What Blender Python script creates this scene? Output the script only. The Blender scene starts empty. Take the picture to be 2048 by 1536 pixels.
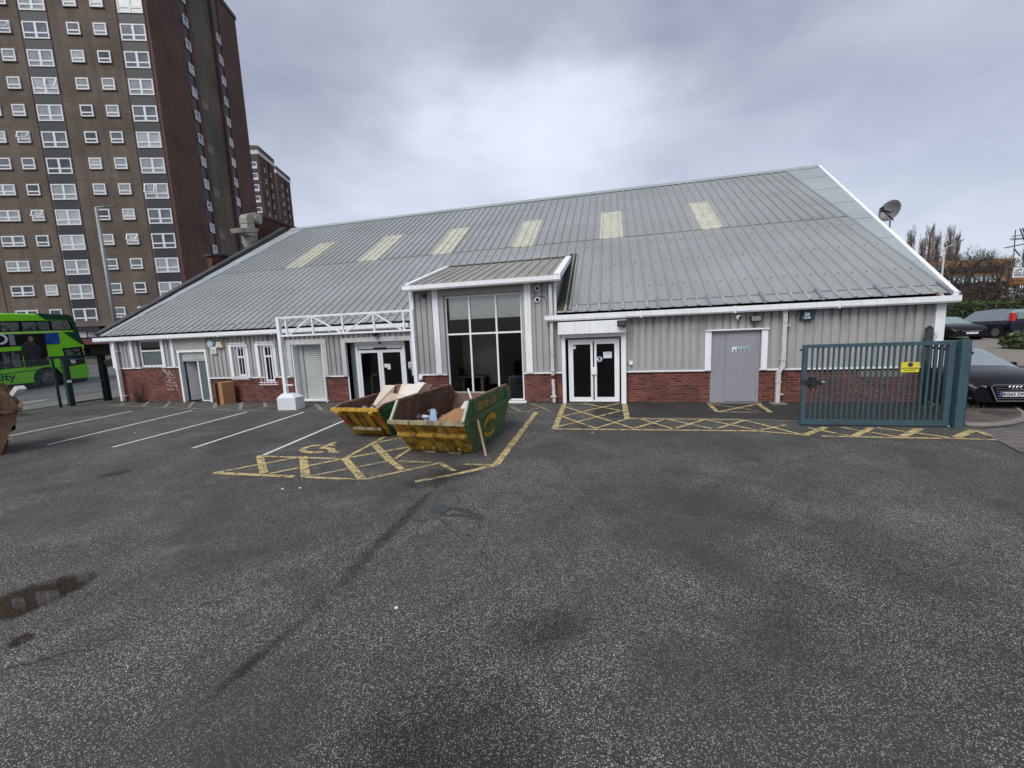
import bpy, math, random
import numpy as np
from mathutils import Vector, Matrix
R_=math.radians
random.seed(7)
sc=bpy.context.scene
COL=sc.collection
# ------------------------------------------------------------- camera solve
F,YAW,PITCH,ROLL=808.07,-.2445,-.1287,-.0413
H=2.25
cy,sy=math.cos(YAW),math.sin(YAW); cp,sp=math.cos(PITCH),math.sin(PITCH)
wv=np.array([sy*cp,cy*cp,sp]); r0=np.array([cy,-sy,0.]); u0=np.cross(r0,wv)
rv=math.cos(ROLL)*r0+math.sin(ROLL)*u0; uv=-math.sin(ROLL)*r0+math.cos(ROLL)*u0
def ray(px,py): return wv+rv*(px-1024)/F-uv*(py-768)/F
def onY(px,py,y):
    d=ray(px,py); return np.array([0,0,H])+d*y/d[1]
def onX(px,py,x):
    d=ray(px,py); return np.array([0,0,H])+d*x/d[0]
def G(px,py,z=0.):
    d=ray(px,py); return np.array([0,0,H])+d*(z-H)/d[2]
def atk(px,py,k): return np.array([0,0,H])+ray(px,py)*k
cam=bpy.data.cameras.new('camera'); co=bpy.data.objects.new('camera',cam); COL.objects.link(co)
cam.sensor_width=36; cam.lens=F/2048*36; cam.clip_end=5000; cam.clip_start=.05
m=Matrix(((rv[0],uv[0],-wv[0],0),(rv[1],uv[1],-wv[1],0),(rv[2],uv[2],-wv[2],H),(0,0,0,1)))
co.matrix_world=m; sc.camera=co
# ------------------------------------------------------------- materials
def srgb(h):
    h=h.lstrip('#'); c=[int(h[i:i+2],16)/255 for i in (0,2,4)]
    return tuple(x/12.92 if x<=.04045 else ((x+.055)/1.055)**2.4 for x in c)
class N:
    def __init__(s,mt): s.t=mt.node_tree; s.n=s.t.nodes; s.l=s.t.links
    def new(s,ty,**kw):
        o=s.n.new(ty)
        for k,v in kw.items():
            if k.startswith('i_'):
                o.inputs[k[2:].replace('_',' ')].default_value=v
            else: setattr(o,k,v)
        return o
    def lk(s,a,b): s.l.new(a,b)
    def math(s,op,a,b=None,c=None,clamp=False):
        o=s.n.new('ShaderNodeMath'); o.operation=op; o.use_clamp=clamp
        for i,v in enumerate((a,b,c)):
            if v is None: continue
            if hasattr(v,'links'): s.lk(v,o.inputs[i])
            else: o.inputs[i].default_value=v
        return o.outputs[0]
    def mix(s,f,a,b):
        o=s.n.new('ShaderNodeMix'); o.data_type='RGBA'
        for i,v in ((0,f),(6,a),(7,b)):
            if hasattr(v,'links'): s.lk(v,o.inputs[i])
            else: o.inputs[i].default_value=v if i==0 else (*v[:3],1)
        return o.outputs[2]
    def noise(s,vec,scale,detail=4,rough=.55,dist=0):
        o=s.n.new('ShaderNodeTexNoise'); o.inputs['Scale'].default_value=scale; o.inputs['Detail'].default_value=detail
        o.inputs['Roughness'].default_value=rough; o.inputs['Distortion'].default_value=dist
        s.lk(vec,o.inputs['Vector']); return o.outputs['Fac']
    def ramp(s,f,a,b,clamp=True):
        o=s.n.new('ShaderNodeMapRange'); o.clamp=clamp; s.lk(f,o.inputs[0]); o.inputs[1].default_value=a; o.inputs[2].default_value=b
        return o.outputs[0]
    def vec(s,scale=(1,1,1),loc=(0,0,0),src='Object'):
        c=s.n.new('ShaderNodeTexCoord'); mp=s.n.new('ShaderNodeMapping'); mp.inputs['Scale'].default_value=scale; mp.inputs['Location'].default_value=loc
        s.lk(c.outputs[src],mp.inputs[0]); return mp.outputs[0]
MC={}
def base(name):
    mt=bpy.data.materials.new(name); mt.use_nodes=True; n=N(mt); b=n.n['Principled BSDF']; return mt,n,b
def mat(name,col,rough=.6,metal=0.,var=.12,scale=2.5,col2=None,s2=6,t2=(.55,.7),streak=0,spec=.5,bump=0,bscale=60,stretch=None,coat=0):
    if name in MC: return MC[name]
    mt,n,b=base(name); v=n.vec(stretch or (1,1,1))
    c=srgb(col) if isinstance(col,str) else col
    f=n.noise(v,scale,5,.6); f=n.ramp(f,.25,.75)
    out=n.mix(f,tuple(x*(1-var) for x in c),tuple(min(1,x*(1+var)) for x in c))
    if col2:
        c2=srgb(col2) if isinstance(col2,str) else col2
        g=n.ramp(n.noise(v,s2,7,.68,.4),*t2); out=n.mix(g,out,c2)
    if streak:
        v2=n.vec((9,9,.6)); g=n.ramp(n.noise(v2,1.5,5,.6),.48,.8); out=n.mix(n.math('MULTIPLY',g,streak),out,tuple(x*.25 for x in c))
    n.lk(out,b.inputs['Base Color']); b.inputs['Roughness'].default_value=rough; b.inputs['Metallic'].default_value=metal
    b.inputs['Specular IOR Level'].default_value=spec
    if coat: b.inputs['Coat Weight'].default_value=coat; b.inputs['Coat Roughness'].default_value=.05
    if bump:
        bp=n.new('ShaderNodeBump'); bp.inputs['Strength'].default_value=bump; bp.inputs['Distance'].default_value=.01
        n.lk(n.noise(v,bscale,3),bp.inputs['Height']); n.lk(bp.outputs[0],b.inputs['Normal'])
    MC[name]=mt; return mt
WHITE=mat('white paint','#eaecee',.45,var=.06,col2='#9a9a94',s2=3,t2=(.62,.85),streak=.25)
WHITE2=mat('dirty white metal','#c9cac9',.5,var=.08,col2='#77746c',s2=4,t2=(.55,.85),streak=.45)
TWIG2=mat('dark winter twig','#40372f',.9,var=.3,scale=1); DARK=mat('black rubber','#101112',.7)
BLACK=mat('black gloss','#050506',.2,spec=.6)
STEEL=mat('galvanised steel','#9aa0a3',.4,.7)
GREYD=mat('grey door paint','#8f9097',.55,var=.05,scale=1.3,streak=.12)
ROLLER=mat('roller shutter slat','#b3b9b4',.45,.2,var=.07,streak=.3)
WOOD=mat('raw timber','#a98d66',.8,var=.2,scale=8)
CARD=mat('brown cardboard','#9c7450',.85,var=.1,scale=5)
PLASTER=mat('broken plasterboard','#cdbfae',.9,var=.1,col2='#8d7a66',s2=3,t2=(.6,.65))
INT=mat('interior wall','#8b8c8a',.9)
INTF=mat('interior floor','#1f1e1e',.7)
def brickmat(name,c1,c2,mort,dark=.3):
    mt,n,b=base(name); c=n.new('ShaderNodeTexCoord'); s=n.new('ShaderNodeSeparateXYZ'); n.lk(c.outputs['Object'],s.inputs[0])
    cb=n.new('ShaderNodeCombineXYZ'); n.lk(n.math('ADD',s.outputs[0],s.outputs[1]),cb.inputs[0]); n.lk(s.outputs[2],cb.inputs[1])
    t=n.new('ShaderNodeTexBrick'); n.lk(cb.outputs[0],t.inputs['Vector']); t.inputs['Scale'].default_value=1
    t.inputs['Brick Width'].default_value=.225; t.inputs['Row Height'].default_value=.075; t.inputs['Mortar Size'].default_value=.007; t.inputs['Mortar Smooth'].default_value=.2
    t.inputs['Color1'].default_value=(*srgb(c1),1); t.inputs['Color2'].default_value=(*srgb(c2),1); t.inputs['Mortar'].default_value=(*srgb(mort),1)
    f=n.ramp(n.noise(c.outputs['Object'],1.6,6,.65),.35,.75); o=n.mix(n.math('MULTIPLY',f,dark*1.6),t.outputs['Color'],srgb('#2a1a18'))
    f2=n.ramp(n.noise(c.outputs['Object'],5,6,.7),.6,.72); o=n.mix(n.math('MULTIPLY',f2,.35),o,srgb('#a39488'))
    n.lk(o,b.inputs['Base Color']); b.inputs['Roughness'].default_value=.85
    bp=n.new('ShaderNodeBump'); bp.inputs['Strength'].default_value=.5; bp.inputs['Distance'].default_value=.006; n.lk(t.outputs['Fac'],bp.inputs['Height']); bp.invert=True; n.lk(bp.outputs[0],b.inputs['Normal'])
    return mt
BRICK=brickmat('red brick','#83463a','#4d2826','#87695c',.4)
BRICKO=brickmat('old red brick','#8c4a35','#5f2e26','#55423a',.5)
def cladmat(name,c,stain):
    mt,n,b=base(name); v=n.vec(); cc=srgb(c)
    o=n.mix(n.noise(v,1.2,5),tuple(x*.88 for x in cc),tuple(x*1.1 for x in cc))
    v2=n.vec((7,7,.9)); g=n.ramp(n.noise(v2,1.,6,.65),.44,.68)
    # algae runs that start at the sheet tops and peter out downward, real stains with a height mask
    s=n.new('ShaderNodeSeparateXYZ'); n.lk(v,s.inputs[0]); hm=n.ramp(s.outputs[2],stain[0],stain[1])
    g=n.math('MULTIPLY',g,n.math('ADD',hm,.12),clamp=True); o=n.mix(n.math('MULTIPLY',g,.8),o,srgb('#2e2d26'))
    g2=n.ramp(n.noise(v,9,4,.6),.62,.72); o=n.mix(n.math('MULTIPLY',g2,.3),o,srgb('#6e6c66'))
    n.lk(o,b.inputs['Base Color']); b.inputs['Roughness'].default_value=.5; return mt
CLAD=cladmat('grey cladding sheet','#a5a5a3',(1.8,2.6))
CLADB=cladmat('grey bay cladding','#a3a3a1',(2.9,3.8))
def roofmat(name,c,moss=.3,seam=True):
    mt,n,b=base(name); v=n.vec(); cc=srgb(c)
    o=n.mix(n.ramp(n.noise(v,.35,6,.6),.3,.7),tuple(x*.86 for x in cc),tuple(x*1.08 for x in cc))
    v2=n.vec((6,.35,.35)); g=n.ramp(n.noise(v2,1.4,6,.7),.5,.8); o=n.mix(n.math('MULTIPLY',g,moss),o,srgb('#5f625c'))
    g2=n.ramp(n.noise(v,22,4,.7),.66,.74); o=n.mix(n.math('MULTIPLY',g2,.5),o,srgb('#494b48'))
    n.lk(o,b.inputs['Base Color']); b.inputs['Roughness'].default_value=.55; b.inputs['Metallic'].default_value=.1; return mt
ROOF=roofmat('grey green roof sheet','#8f9493',.22)
ROOF2=roofmat('weathered porch roof sheet','#96948c',.8)
FLASH=roofmat('pale flashing sheet','#9ba3a5',.25)
SKYL=mat('translucent rooflight','#bdbca9',.4,var=.12,scale=2,col2='#8f9080',s2=6,t2=(.45,.75),streak=.2)
LEAD=mat('dark lead coping','#3b3b3c',.7,var=.3,scale=2,col2='#6d6a64',s2=3,t2=(.55,.7))
MOSS=mat('mossy valley gutter','#35332a',.95,var=.3,scale=9,col2='#5a5640',s2=14,t2=(.5,.7))
STONE=mat('weathered pale stone','#9c978c',.85,var=.15,col2='#55524b',s2=4,t2=(.55,.7))
def glassmat(name,tint,mixf=.5,rough=.03):
    mt,n,b=base(name); n.n.remove(b); out=[x for x in n.n if x.type=='OUTPUT_MATERIAL'][0]
    tr=n.new('ShaderNodeBsdfTransparent'); tr.inputs[0].default_value=(*tint,1); gl=n.new('ShaderNodeBsdfGlossy'); gl.inputs['Roughness'].default_value=rough
    lw=n.new('ShaderNodeFresnel'); lw.inputs[0].default_value=1.5; mx=n.new('ShaderNodeMixShader')
    n.lk(lw.outputs[0],mx.inputs[0]); n.lk(tr.outputs[0],mx.inputs[1]); n.lk(gl.outputs[0],mx.inputs[2]); n.lk(mx.outputs[0],out.inputs[0]); return mt
GLASS=glassmat('window glass',(.92,.93,.93))
CARGLASS=mat('car glass','#7f8c90',.06,spec=.9,var=.1)  # pale base colour stands in for the reflection on the windscreens
def panemat(name,c,d):
    mt,n,b=base(name); v=n.vec((1,1,1)); v2=n.vec((14,14,.5)); f=n.ramp(n.noise(v2,2,3),.35,.65)
    g=n.ramp(n.noise(v,.9,3),.35,.65); f=n.math('MULTIPLY',f,g)
    n.lk(n.mix(f,srgb(c),srgb(d)),b.inputs['Base Color']); b.inputs['Roughness'].default_value=.08; b.inputs['Specular IOR Level'].default_value=.8; return mt
PANES=[panemat('net curtained pane','#7f868b','#a9aeb2'),panemat('dim pane','#4d555c','#7d858c'),panemat('dark pane','#23272b','#565e66'),panemat('pale curtain pane','#9aa0a4','#c6cacd')]
def asphalt():
    mt,n,b=base('worn asphalt with pale chippings'); v=n.vec()
    vo=n.new('ShaderNodeTexVoronoi'); vo.inputs['Scale'].default_value=165; n.lk(v,vo.inputs['Vector'])
    sx=n.new('ShaderNodeSeparateXYZ'); n.lk(vo.outputs['Color'],sx.inputs[0])
    big=n.ramp(n.noise(v,.42,6,.62,.6),.3,.7); mid=n.ramp(n.noise(v,2.2,6,.7,.4),.3,.75); fine=n.noise(v,60,3,.7)
    sp1=n.ramp(sx.outputs[0],.60,.98)                         # chipping brightness per stone
    thr=n.math('MULTIPLY_ADD',big,.20,.80)
    edge=n.ramp(vo.outputs['Distance'],.75,.25)
    sp=n.math('MULTIPLY',n.math('POWER',sp1,1.5),edge)
    basec=n.mix(big,srgb('#363532'),srgb('#4b4a47')); basec=n.mix(n.math('MULTIPLY',mid,.5),basec,srgb('#2c2c2b'))
    basec=n.mix(n.math('MULTIPLY',fine,.35),basec,srgb('#1f1f21'))
    dens=n.math('MULTIPLY',n.math('MULTIPLY_ADD',mid,-.5,1.0),n.math('MULTIPLY_ADD',n.ramp(n.noise(n.vec((1,1,1),(2,9,0)),.55,6,.6,.8),.32,.62),.75,.35))
    c=n.mix(n.math('MULTIPLY',sp,dens),basec,srgb('#f4efe6'))
    # pale scuffs and greenish dusting
    sc_=n.ramp(n.noise(n.vec((1,2.2,1)),1.1,8,.75,1.2),.60,.74); c=n.mix(n.math('MULTIPLY',sc_,.36),c,srgb('#87888a'))
    gr=n.ramp(n.noise(n.vec((1,1,1),(3,8,0)),.5,5,.7,.8),.58,.75); c=n.mix(n.math('MULTIPLY',gr,.22),c,srgb('#6b6a4e'))
    # damp, darker areas and a fine crack network
    wet=n.ramp(n.noise(n.vec((1,1,1),(4.3,1.7,0)),.30,7,.62,1.0),.50,.64); c=n.mix(n.math('MULTIPLY',wet,.34),c,srgb('#1b1b1b'))
    wr2=n.ramp(n.noise(n.vec((1,1,1),(9,5,0)),1.3,7,.7,.6),.56,.68); c=n.mix(n.math('MULTIPLY',wr2,.18),c,srgb('#1d1d1d'))
    dv=n.new('ShaderNodeVectorMath'); dv.operation='MULTIPLY_ADD'; nn=n.new('ShaderNodeTexNoise'); nn.inputs['Scale'].default_value=1.4; nn.inputs['Detail'].default_value=6; n.lk(v,nn.inputs['Vector']); n.lk(nn.outputs['Color'],dv.inputs[0]); dv.inputs[1].default_value=(.9,.9,0); n.lk(v,dv.inputs[2])
    ve=n.new('ShaderNodeTexVoronoi'); ve.feature='DISTANCE_TO_EDGE'; ve.inputs['Scale'].default_value=.32; n.lk(dv.outputs[0],ve.inputs['Vector'])
    ck=n.math('MULTIPLY',n.ramp(ve.outputs['Distance'],.006,.0015),n.ramp(n.noise(v,.8,3),.48,.58)); c=n.mix(n.math('MULTIPLY',ck,.6),c,srgb('#141414'))
    n.lk(c,b.inputs['Base Color']); n.lk(n.math('MULTIPLY_ADD',wet,-.25,.80),b.inputs['Roughness']); b.inputs['Specular IOR Level'].default_value=.35
    bp=n.new('ShaderNodeBump'); bp.inputs['Strength'].default_value=.45; bp.inputs['Distance'].default_value=.006
    n.lk(vo.outputs['Distance'],bp.inputs['Height']); bp.invert=True; n.lk(bp.outputs[0],b.inputs['Normal'])
    return mt
ASPH=asphalt()
ASPH2=mat('smooth dark footway asphalt','#2e2e2d',.8,var=.25,scale=1.2,col2='#55503f',s2=1.5,t2=(.6,.75),bump=.3,bscale=150)
ROADM=mat('pale road asphalt','#5c5d5f',.85,var=.15,scale=.8,bump=.2,bscale=90)
PAVE=mat('footway tarmac','#5b544d',.85,var=.25,scale=1.2,col2='#3b3733',s2=1.8,t2=(.5,.6))
KERB=mat('kerb stone','#77736c',.85,var=.2,scale=3)
def wornpaint(name,col,thr=(.36,.44),alpha=.95):
    mt,n,b=base(name); v=n.vec(); f=n.ramp(n.noise(v,7,9,.8,.5),*thr)
    f2=n.ramp(n.noise(v,70,3,.7),.36,.5); f=n.math('MULTIPLY',f,n.math('MULTIPLY_ADD',f2,.6,.4)); f=n.math('MULTIPLY',f,alpha)
    c=srgb(col); n.lk(n.mix(n.noise(v,3,4),tuple(x*.75 for x in c),c),b.inputs['Base Color']); b.inputs['Roughness'].default_value=.7
    n.lk(f,b.inputs['Alpha']); return mt
YEL=wornpaint('worn yellow line paint','#dcc588',(.39,.52),.9)
YELF=wornpaint('faded yellow line paint','#cdbc8c',(.38,.58),.85)
WLN=wornpaint('white line paint','#ebe9df',(.30,.42),1.)
FADE=wornpaint('faded cream line paint','#a39b86',(.25,.5),.9)
def stainmat(name,col,alpha,rough=.4,scale=2,thr=(.4,.6)):
    # a stain whose edge breaks up with noise over a radial/generated falloff of its own sheet
    mt,n,b=base(name); g=n.new('ShaderNodeTexCoord'); uvn=n.vec(src='Generated')
    s=n.new('ShaderNodeSeparateXYZ'); n.lk(g.outputs['Generated'],s.inputs[0])
    dx=n.math('MULTIPLY',n.math('SUBTRACT',s.outputs[0],.5),2.); dy=n.math('MULTIPLY',n.math('SUBTRACT',s.outputs[1],.5),2.)
    r2=n.math('ADD',n.math('MULTIPLY',dx,dx),n.math('MULTIPLY',dy,dy))
    e=n.math('SUBTRACT',1.,r2); f=n.math('ADD',n.math('MULTIPLY',e,.7),n.math('MULTIPLY',n.math('SUBTRACT',n.noise(n.vec(),scale,7,.7,.5),.5),1.3))
    f=n.math('MULTIPLY',n.ramp(f,*thr),alpha); n.lk(f,b.inputs['Alpha']); b.inputs['Base Color'].default_value=(*srgb(col),1); b.inputs['Roughness'].default_value=rough; return mt
# skip paint
def skipmat(name,c,rust='#4a2f22',thr=(.5,.62),c3='#1d1712'):
    mt,n,b=base(name); v=n.vec(); cc=srgb(c)
    o=n.mix(n.noise(v,2,5),tuple(x*.7 for x in cc),tuple(x*1.15 for x in cc))
    g=n.ramp(n.noise(n.vec((1,1,.55)),4.5,9,.78,.8),*thr); o=n.mix(g,o,srgb(rust))
    g=n.ramp(n.noise(n.vec((4,4,.8),(5,2,1)),2.2,8,.7),.58,.72); o=n.mix(n.math('MULTIPLY',g,.75),o,srgb(c3))
    g=n.ramp(n.noise(v,17,5,.7),.62,.68); o=n.mix(n.math('MULTIPLY',g,.6),o,srgb('#b9ac88'))
    n.lk(o,b.inputs['Base Color']); b.inputs['Roughness'].default_value=.6; b.inputs['Specular IOR Level'].default_value=.35
    bp=n.new('ShaderNodeBump'); bp.inputs['Strength'].default_value=.35; bp.inputs['Distance'].default_value=.02; n.lk(n.noise(v,9,6,.7),bp.inputs['Height']); n.lk(bp.outputs[0],b.inputs['Normal'])
    return mt
SKY_Y=skipmat('scuffed yellow skip paint','#bd962f',thr=(.46,.62)); SKY_G=skipmat('scuffed green skip paint','#3d6842','#4d4526',(.47,.60)); SKY_R=skipmat('rusty brown skip steel','#6a4b3d','#332520',(.44,.64),'#1f1815'); SKY_B=skipmat('bare rusty skip steel','#7d604a','#4a3426',(.42,.65),'#2b201a')
EDGE=skipmat('worn skip rim','#a39a7d','#5b4630',(.5,.6)); EDGEG=skipmat('pale green skip rim','#a9b79a','#6d6a44',(.55,.65)); EDGEY=skipmat('yellow skip rim','#c69c3a','#6a4a25',(.5,.62))
EDGEB=skipmat('bare brown rim','#8f6f5c','#4f3a2e',(.5,.65)); ORANGE=mat('orange warning plate','#b9632f',.5,var=.25,scale=14); REDR=mat('red reflector','#a83a26',.4)
GATEM=mat('blue green gate paint','#3b535c',.5,var=.2,scale=4,col2='#4a3a2e',s2=5,t2=(.6,.68),streak=.25)
DKGREEN=mat('dark green fence paint','#0e2e2b',.5,var=.15)
WIRE=mat('green mesh wire','#5d7472',.5)
LEAF=mat('bush leaf','#3a4a22',.7,var=.5,scale=1.2); LEAF2=mat('dark hedge leaf','#3c4c22',.7,var=.5,scale=.9); TWIG=mat('bare twig','#675a50',.9,var=.3,scale=1); TWIGD=mat('dark red twig','#3a2622',.9)
# ------------------------------------------------------------- mesh helpers
class M:
    def __init__(s): s.v=[]; s.f=[]
    def add(s,vs,fs):
        b=len(s.v); s.v+= [tuple(map(float,p)) for p in vs]; s.f+=[tuple(i+b for i in f) for f in fs]; return s
    def box(s,x0,x1,y0,y1,z0,z1):
        return s.add([(x0,y0,z0),(x1,y0,z0),(x1,y1,z0),(x0,y1,z0),(x0,y0,z1),(x1,y0,z1),(x1,y1,z1),(x0,y1,z1)],[(0,3,2,1),(4,5,6,7),(0,1,5,4),(1,2,6,5),(2,3,7,6),(3,0,4,7)])
    def quad(s,*p): return s.add(p,[tuple(range(len(p)))])
    def bar(s,a,b,w,h=None,up=(0,0,1)):
        h=h or w; a=Vector(a); b=Vector(b); d=(b-a).normalized(); U=Vector(up)
        if abs(d.dot(U))>.98: U=Vector((0,1,0))
        x=d.cross(U).normalized(); z=x.cross(d); vs=[]
        for p in (a,b):
            for sx,sz in ((-1,-1),(1,-1),(1,1),(-1,1)): vs.append(p+x*sx*w/2+z*sz*h/2)
        return s.add(vs,[(0,1,2,3),(7,6,5,4),(0,4,5,1),(1,5,6,2),(2,6,7,3),(3,7,4,0)])
    def tube(s,pts,r,n=8,cap=True):
        pts=[Vector(p) for p in pts]; rs=r if isinstance(r,(list,tuple)) else [r]*len(pts); b=len(s.v); ref=None
        for i,p in enumerate(pts):
            d=(pts[min(i+1,len(pts)-1)]-pts[max(i-1,0)]).normalized()
            if ref is None: ref=Vector((0,0,1)) if abs(d.z)<.9 else Vector((1,0,0))
            x=d.cross(ref)
            if x.length<1e-4: x=d.cross(Vector((0,1,0)))
            x.normalize(); y=d.cross(x)
            for k in range(n):
                a=2*math.pi*k/n; s.v.append(tuple(p+(x*math.cos(a)+y*math.sin(a))*rs[i]))
        for i in range(len(pts)-1):
            for k in range(n): s.f.append((b+i*n+k,b+i*n+(k+1)%n,b+(i+1)*n+(k+1)%n,b+(i+1)*n+k))
        if cap and n>2: s.f.append(tuple(b+k for k in range(n))[::-1]); s.f.append(tuple(b+(len(pts)-1)*n+k for k in range(n)))
        return s
    def disc(s,c,nrm,r,th,n=24,r2=None):
        c=Vector(c); d=Vector(nrm).normalized(); return s.tube([c,c+d*th],[r,r2 or r],n)
    def prism(s,poly,fn,t0,t1):
        """poly of (u,v), fn(u,v,t)->xyz"""
        n=len(poly); vs=[fn(u,v,t0) for u,v in poly]+[fn(u,v,t1) for u,v in poly]
        return s.add(vs,[tuple(range(n))[::-1],tuple(range(n,2*n))]+[(i,(i+1)%n,n+(i+1)%n,n+i) for i in range(n)])
    def sphere(s,c,r,n=12,m=8,sc_=(1,1,1)):
        vs=[(c[0],c[1],c[2]+r*sc_[2])]; fs=[]
        for j in range(1,m):
            t=math.pi*j/m
            for i in range(n):
                a=2*math.pi*i/n; vs.append((c[0]+r*sc_[0]*math.sin(t)*math.cos(a),c[1]+r*sc_[1]*math.sin(t)*math.sin(a),c[2]+r*sc_[2]*math.cos(t)))
        vs.append((c[0],c[1],c[2]-r*sc_[2])); L=len(vs)-1
        for i in range(n):
            fs.append((0,1+i,1+(i+1)%n)); fs.append((L,1+(m-2)*n+(i+1)%n,1+(m-2)*n+i))
            for j in range(m-2): a=1+j*n+i; b2=1+j*n+(i+1)%n; fs.append((a,a+n,b2+n,b2))
        return s.add(vs,fs)
    def xf(s,mat_):
        s.v=[tuple(mat_@Vector(p)) for p in s.v]; return s
    def build(s,name,m_,parent=None,world=False,smooth=False,label=None,bevel=0):
        vs=s.v
        if world and parent is not None:
            inv=parent.matrix_basis.inverted()
            if parent.parent is not None: inv=(parent.parent.matrix_basis@parent.matrix_basis).inverted()
            vs=[tuple(inv@Vector(p)) for p in vs]
        me=bpy.data.meshes.new(name); me.from_pydata(vs,[],s.f); me.update()
        if smooth:
            for p in me.polygons: p.use_smooth=True
        o=bpy.data.objects.new(name,me); COL.objects.link(o); me.materials.append(m_)
        if parent is not None: o.parent=parent
        if label: o['label']=label
        if bevel:
            bv=o.modifiers.new('b','BEVEL'); bv.width=bevel; bv.segments=2; bv.limit_method='ANGLE'
        return o
def pieces(m_,name,mt,parent=None,world=True,**kw):
    par=list(range(len(m_.v)))
    def find(i):
        while par[i]!=i: par[i]=par[par[i]]; i=par[i]
        return i
    for f in m_.f:
        for k in f[1:]: par[find(k)]=find(f[0])
    gr={}
    for f in m_.f: gr.setdefault(find(f[0]),[]).append(f)
    out=[]
    for r,fs in gr.items():
        ids=sorted({i for f in fs for i in f}); mp={i:k for k,i in enumerate(ids)}; q=M(); q.v=[m_.v[i] for i in ids]; q.f=[tuple(mp[i] for i in f) for f in fs]
        out.append(q.build(name,mt,parent,world,**kw))
    return out
def multi(lst,name,parent,world=True):
    q=M(); mi=[]
    for k,(m_,_) in enumerate(lst): mi+=[k]*len(m_.f); q.add(m_.v,m_.f)
    o=q.build(name,lst[0][1],parent,world)
    for _,mt in lst[1:]: o.data.materials.append(mt)
    o.data.polygons.foreach_set('material_index',mi); o.data.update(); return o
def tag(o,label,cat,group=None,kind=None):
    if label: o['label']=label
    if cat: o['category']=cat
    if group: o['group']=group
    if kind: o['kind']=kind
    return o
def thing(name,label,cat,loc=(0,0,0),rz=0,group=None):
    o=bpy.data.objects.new(name,None); COL.objects.link(o); o.location=tuple(map(float,loc)); o.rotation_euler=(0,0,rz); o.empty_display_size=.2
    o.matrix_basis=Matrix.Translation(Vector(tuple(map(float,loc))))@Matrix.Rotation(rz,4,'Z')
    return tag(o,label,cat,group)
def struct(name,M_,m_,label=None,smooth=False):
    o=M_.build(name,m_,smooth=smooth); o['kind']='structure'
    if label: o['label']=label
    return o
def copy_tree(o,parent=None):
    c=o.copy(); COL.objects.link(c); c.parent=parent
    for ch in list(o.children): copy_tree(ch,c)
    return c
_tc={}
def textM(s,size,depth=.002,bold=False):
    key=(s,size)
    cu=bpy.data.curves.new('t','FONT'); cu.body=s; cu.size=size; cu.extrude=depth; cu.align_x='CENTER'; cu.align_y='CENTER'; cu.resolution_u=3
    if bold: cu.offset=size*.02
    o=bpy.data.objects.new('t',cu); COL.objects.link(o); dg=bpy.context.evaluated_depsgraph_get(); dg.update()
    me=bpy.data.meshes.new_from_object(o.evaluated_get(dg)); r=M(); r.add([tuple(v.co) for v in me.vertices],[tuple(p.vertices) for p in me.polygons])
    bpy.data.objects.remove(o); bpy.data.curves.remove(cu); bpy.data.meshes.remove(me); return r
def face_front(loc,rz=0):  # text plane XY -> upright facing -Y
    return Matrix.Translation(Vector(tuple(map(float,loc))))@Matrix.Rotation(rz,4,'Z')@Matrix.Rotation(math.pi/2,4,'X')
def ss(a,b,x):
    t=min(1,max(0,(x-a)/(b-a))); return t*t*(3-2*t)
def depth(x,y): return -.242*x+.970*y
HR=([-50,7.5,9,10.5,27,60,100,160,600],[0,0,.26,.32,.58,3.5,7,9,12]); HL=([-50,17,21.5,44,100,600],[0,0,.3,1.5,3,6])
def terr(x,y):
    d=depth(x,y); hr=float(np.interp(d,*HR)); hl=float(np.interp(d,*HL)); wr=ss(9.1,11,x); wl=ss(-21.8,-25,x); wm=(1-wr)*(1-wl)*ss(36,60,y); t=min(1,max(0,(x+22)/31))
    return wr*hr+wl*hl+wm*((1-t)*hl+t*hr)
# ------------------------------------------------------------- ground
g=M(); xs=sorted(set([-2500,-1200,-600,-300,-200,-140,-100]+[-80+2*i for i in range(28)]+[-24+.5*i for i in range(8)]+list(range(-20,9,4))+[9,9.4,9.8,10.2,10.6,11,11.5,12]+[14+2*i for i in range(40)]+[100,140,200,300,600,1200,2500]))
ys=sorted(set([-800,-300,-100,-40,-10,0,4]+[6+i for i in range(60)]+[70+5*i for i in range(20)]+[180,220,300,500,900,1600,3000]))
g.v=[(x,y,terr(x,y)) for y in ys for x in xs]; nx=len(xs)
g.f=[(j*nx+i,j*nx+i+1,(j+1)*nx+i+1,(j+1)*nx+i) for j in range(len(ys)-1) for i in range(nx-1)]
struct('ground',g,ASPH,'dark asphalt yard with pale chippings',smooth=True)
def sheet(name,poly,m_,z=.006,label=None,n=1,kind='structure'):
    """polygon sheet conforming to the terrain"""
    a=M()
    if len(poly)==4 and n>1:
        p=[np.array(q[:2],float) for q in poly]
        for j in range(n+1):
            for i in range(n+1):
                s,t=i/n,j/n; q=(1-s)*(1-t)*p[0]+s*(1-t)*p[1]+s*t*p[2]+(1-s)*t*p[3]; a.v.append((q[0],q[1],terr(*q)+z))
        a.f=[(j*(n+1)+i,j*(n+1)+i+1,(j+1)*(n+1)+i+1,(j+1)*(n+1)+i) for j in range(n) for i in range(n)]
    else: a.quad(*[(q[0],q[1],terr(q[0],q[1])+z) for q in poly])
    o=a.build(name,m_); o['kind']=kind
    if label: o['label']=label
    return o
# street on the left beyond the fence, lighter
sheet('road',[(-21.9,-40),(-21.9,60),(-42,60),(-42,-40)],ROADM,.02,'grey street beyond the mesh fence',40)
# car park lane on the right
sheet('car_park_lane',[(13.5,14.5),(60,14.5),(60,120),(13.5,120)],mat('pale weathered tarmac','#7a746c',.9,var=.15,scale=.5),.02,'pale tarmac of the upper car park',40)
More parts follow.
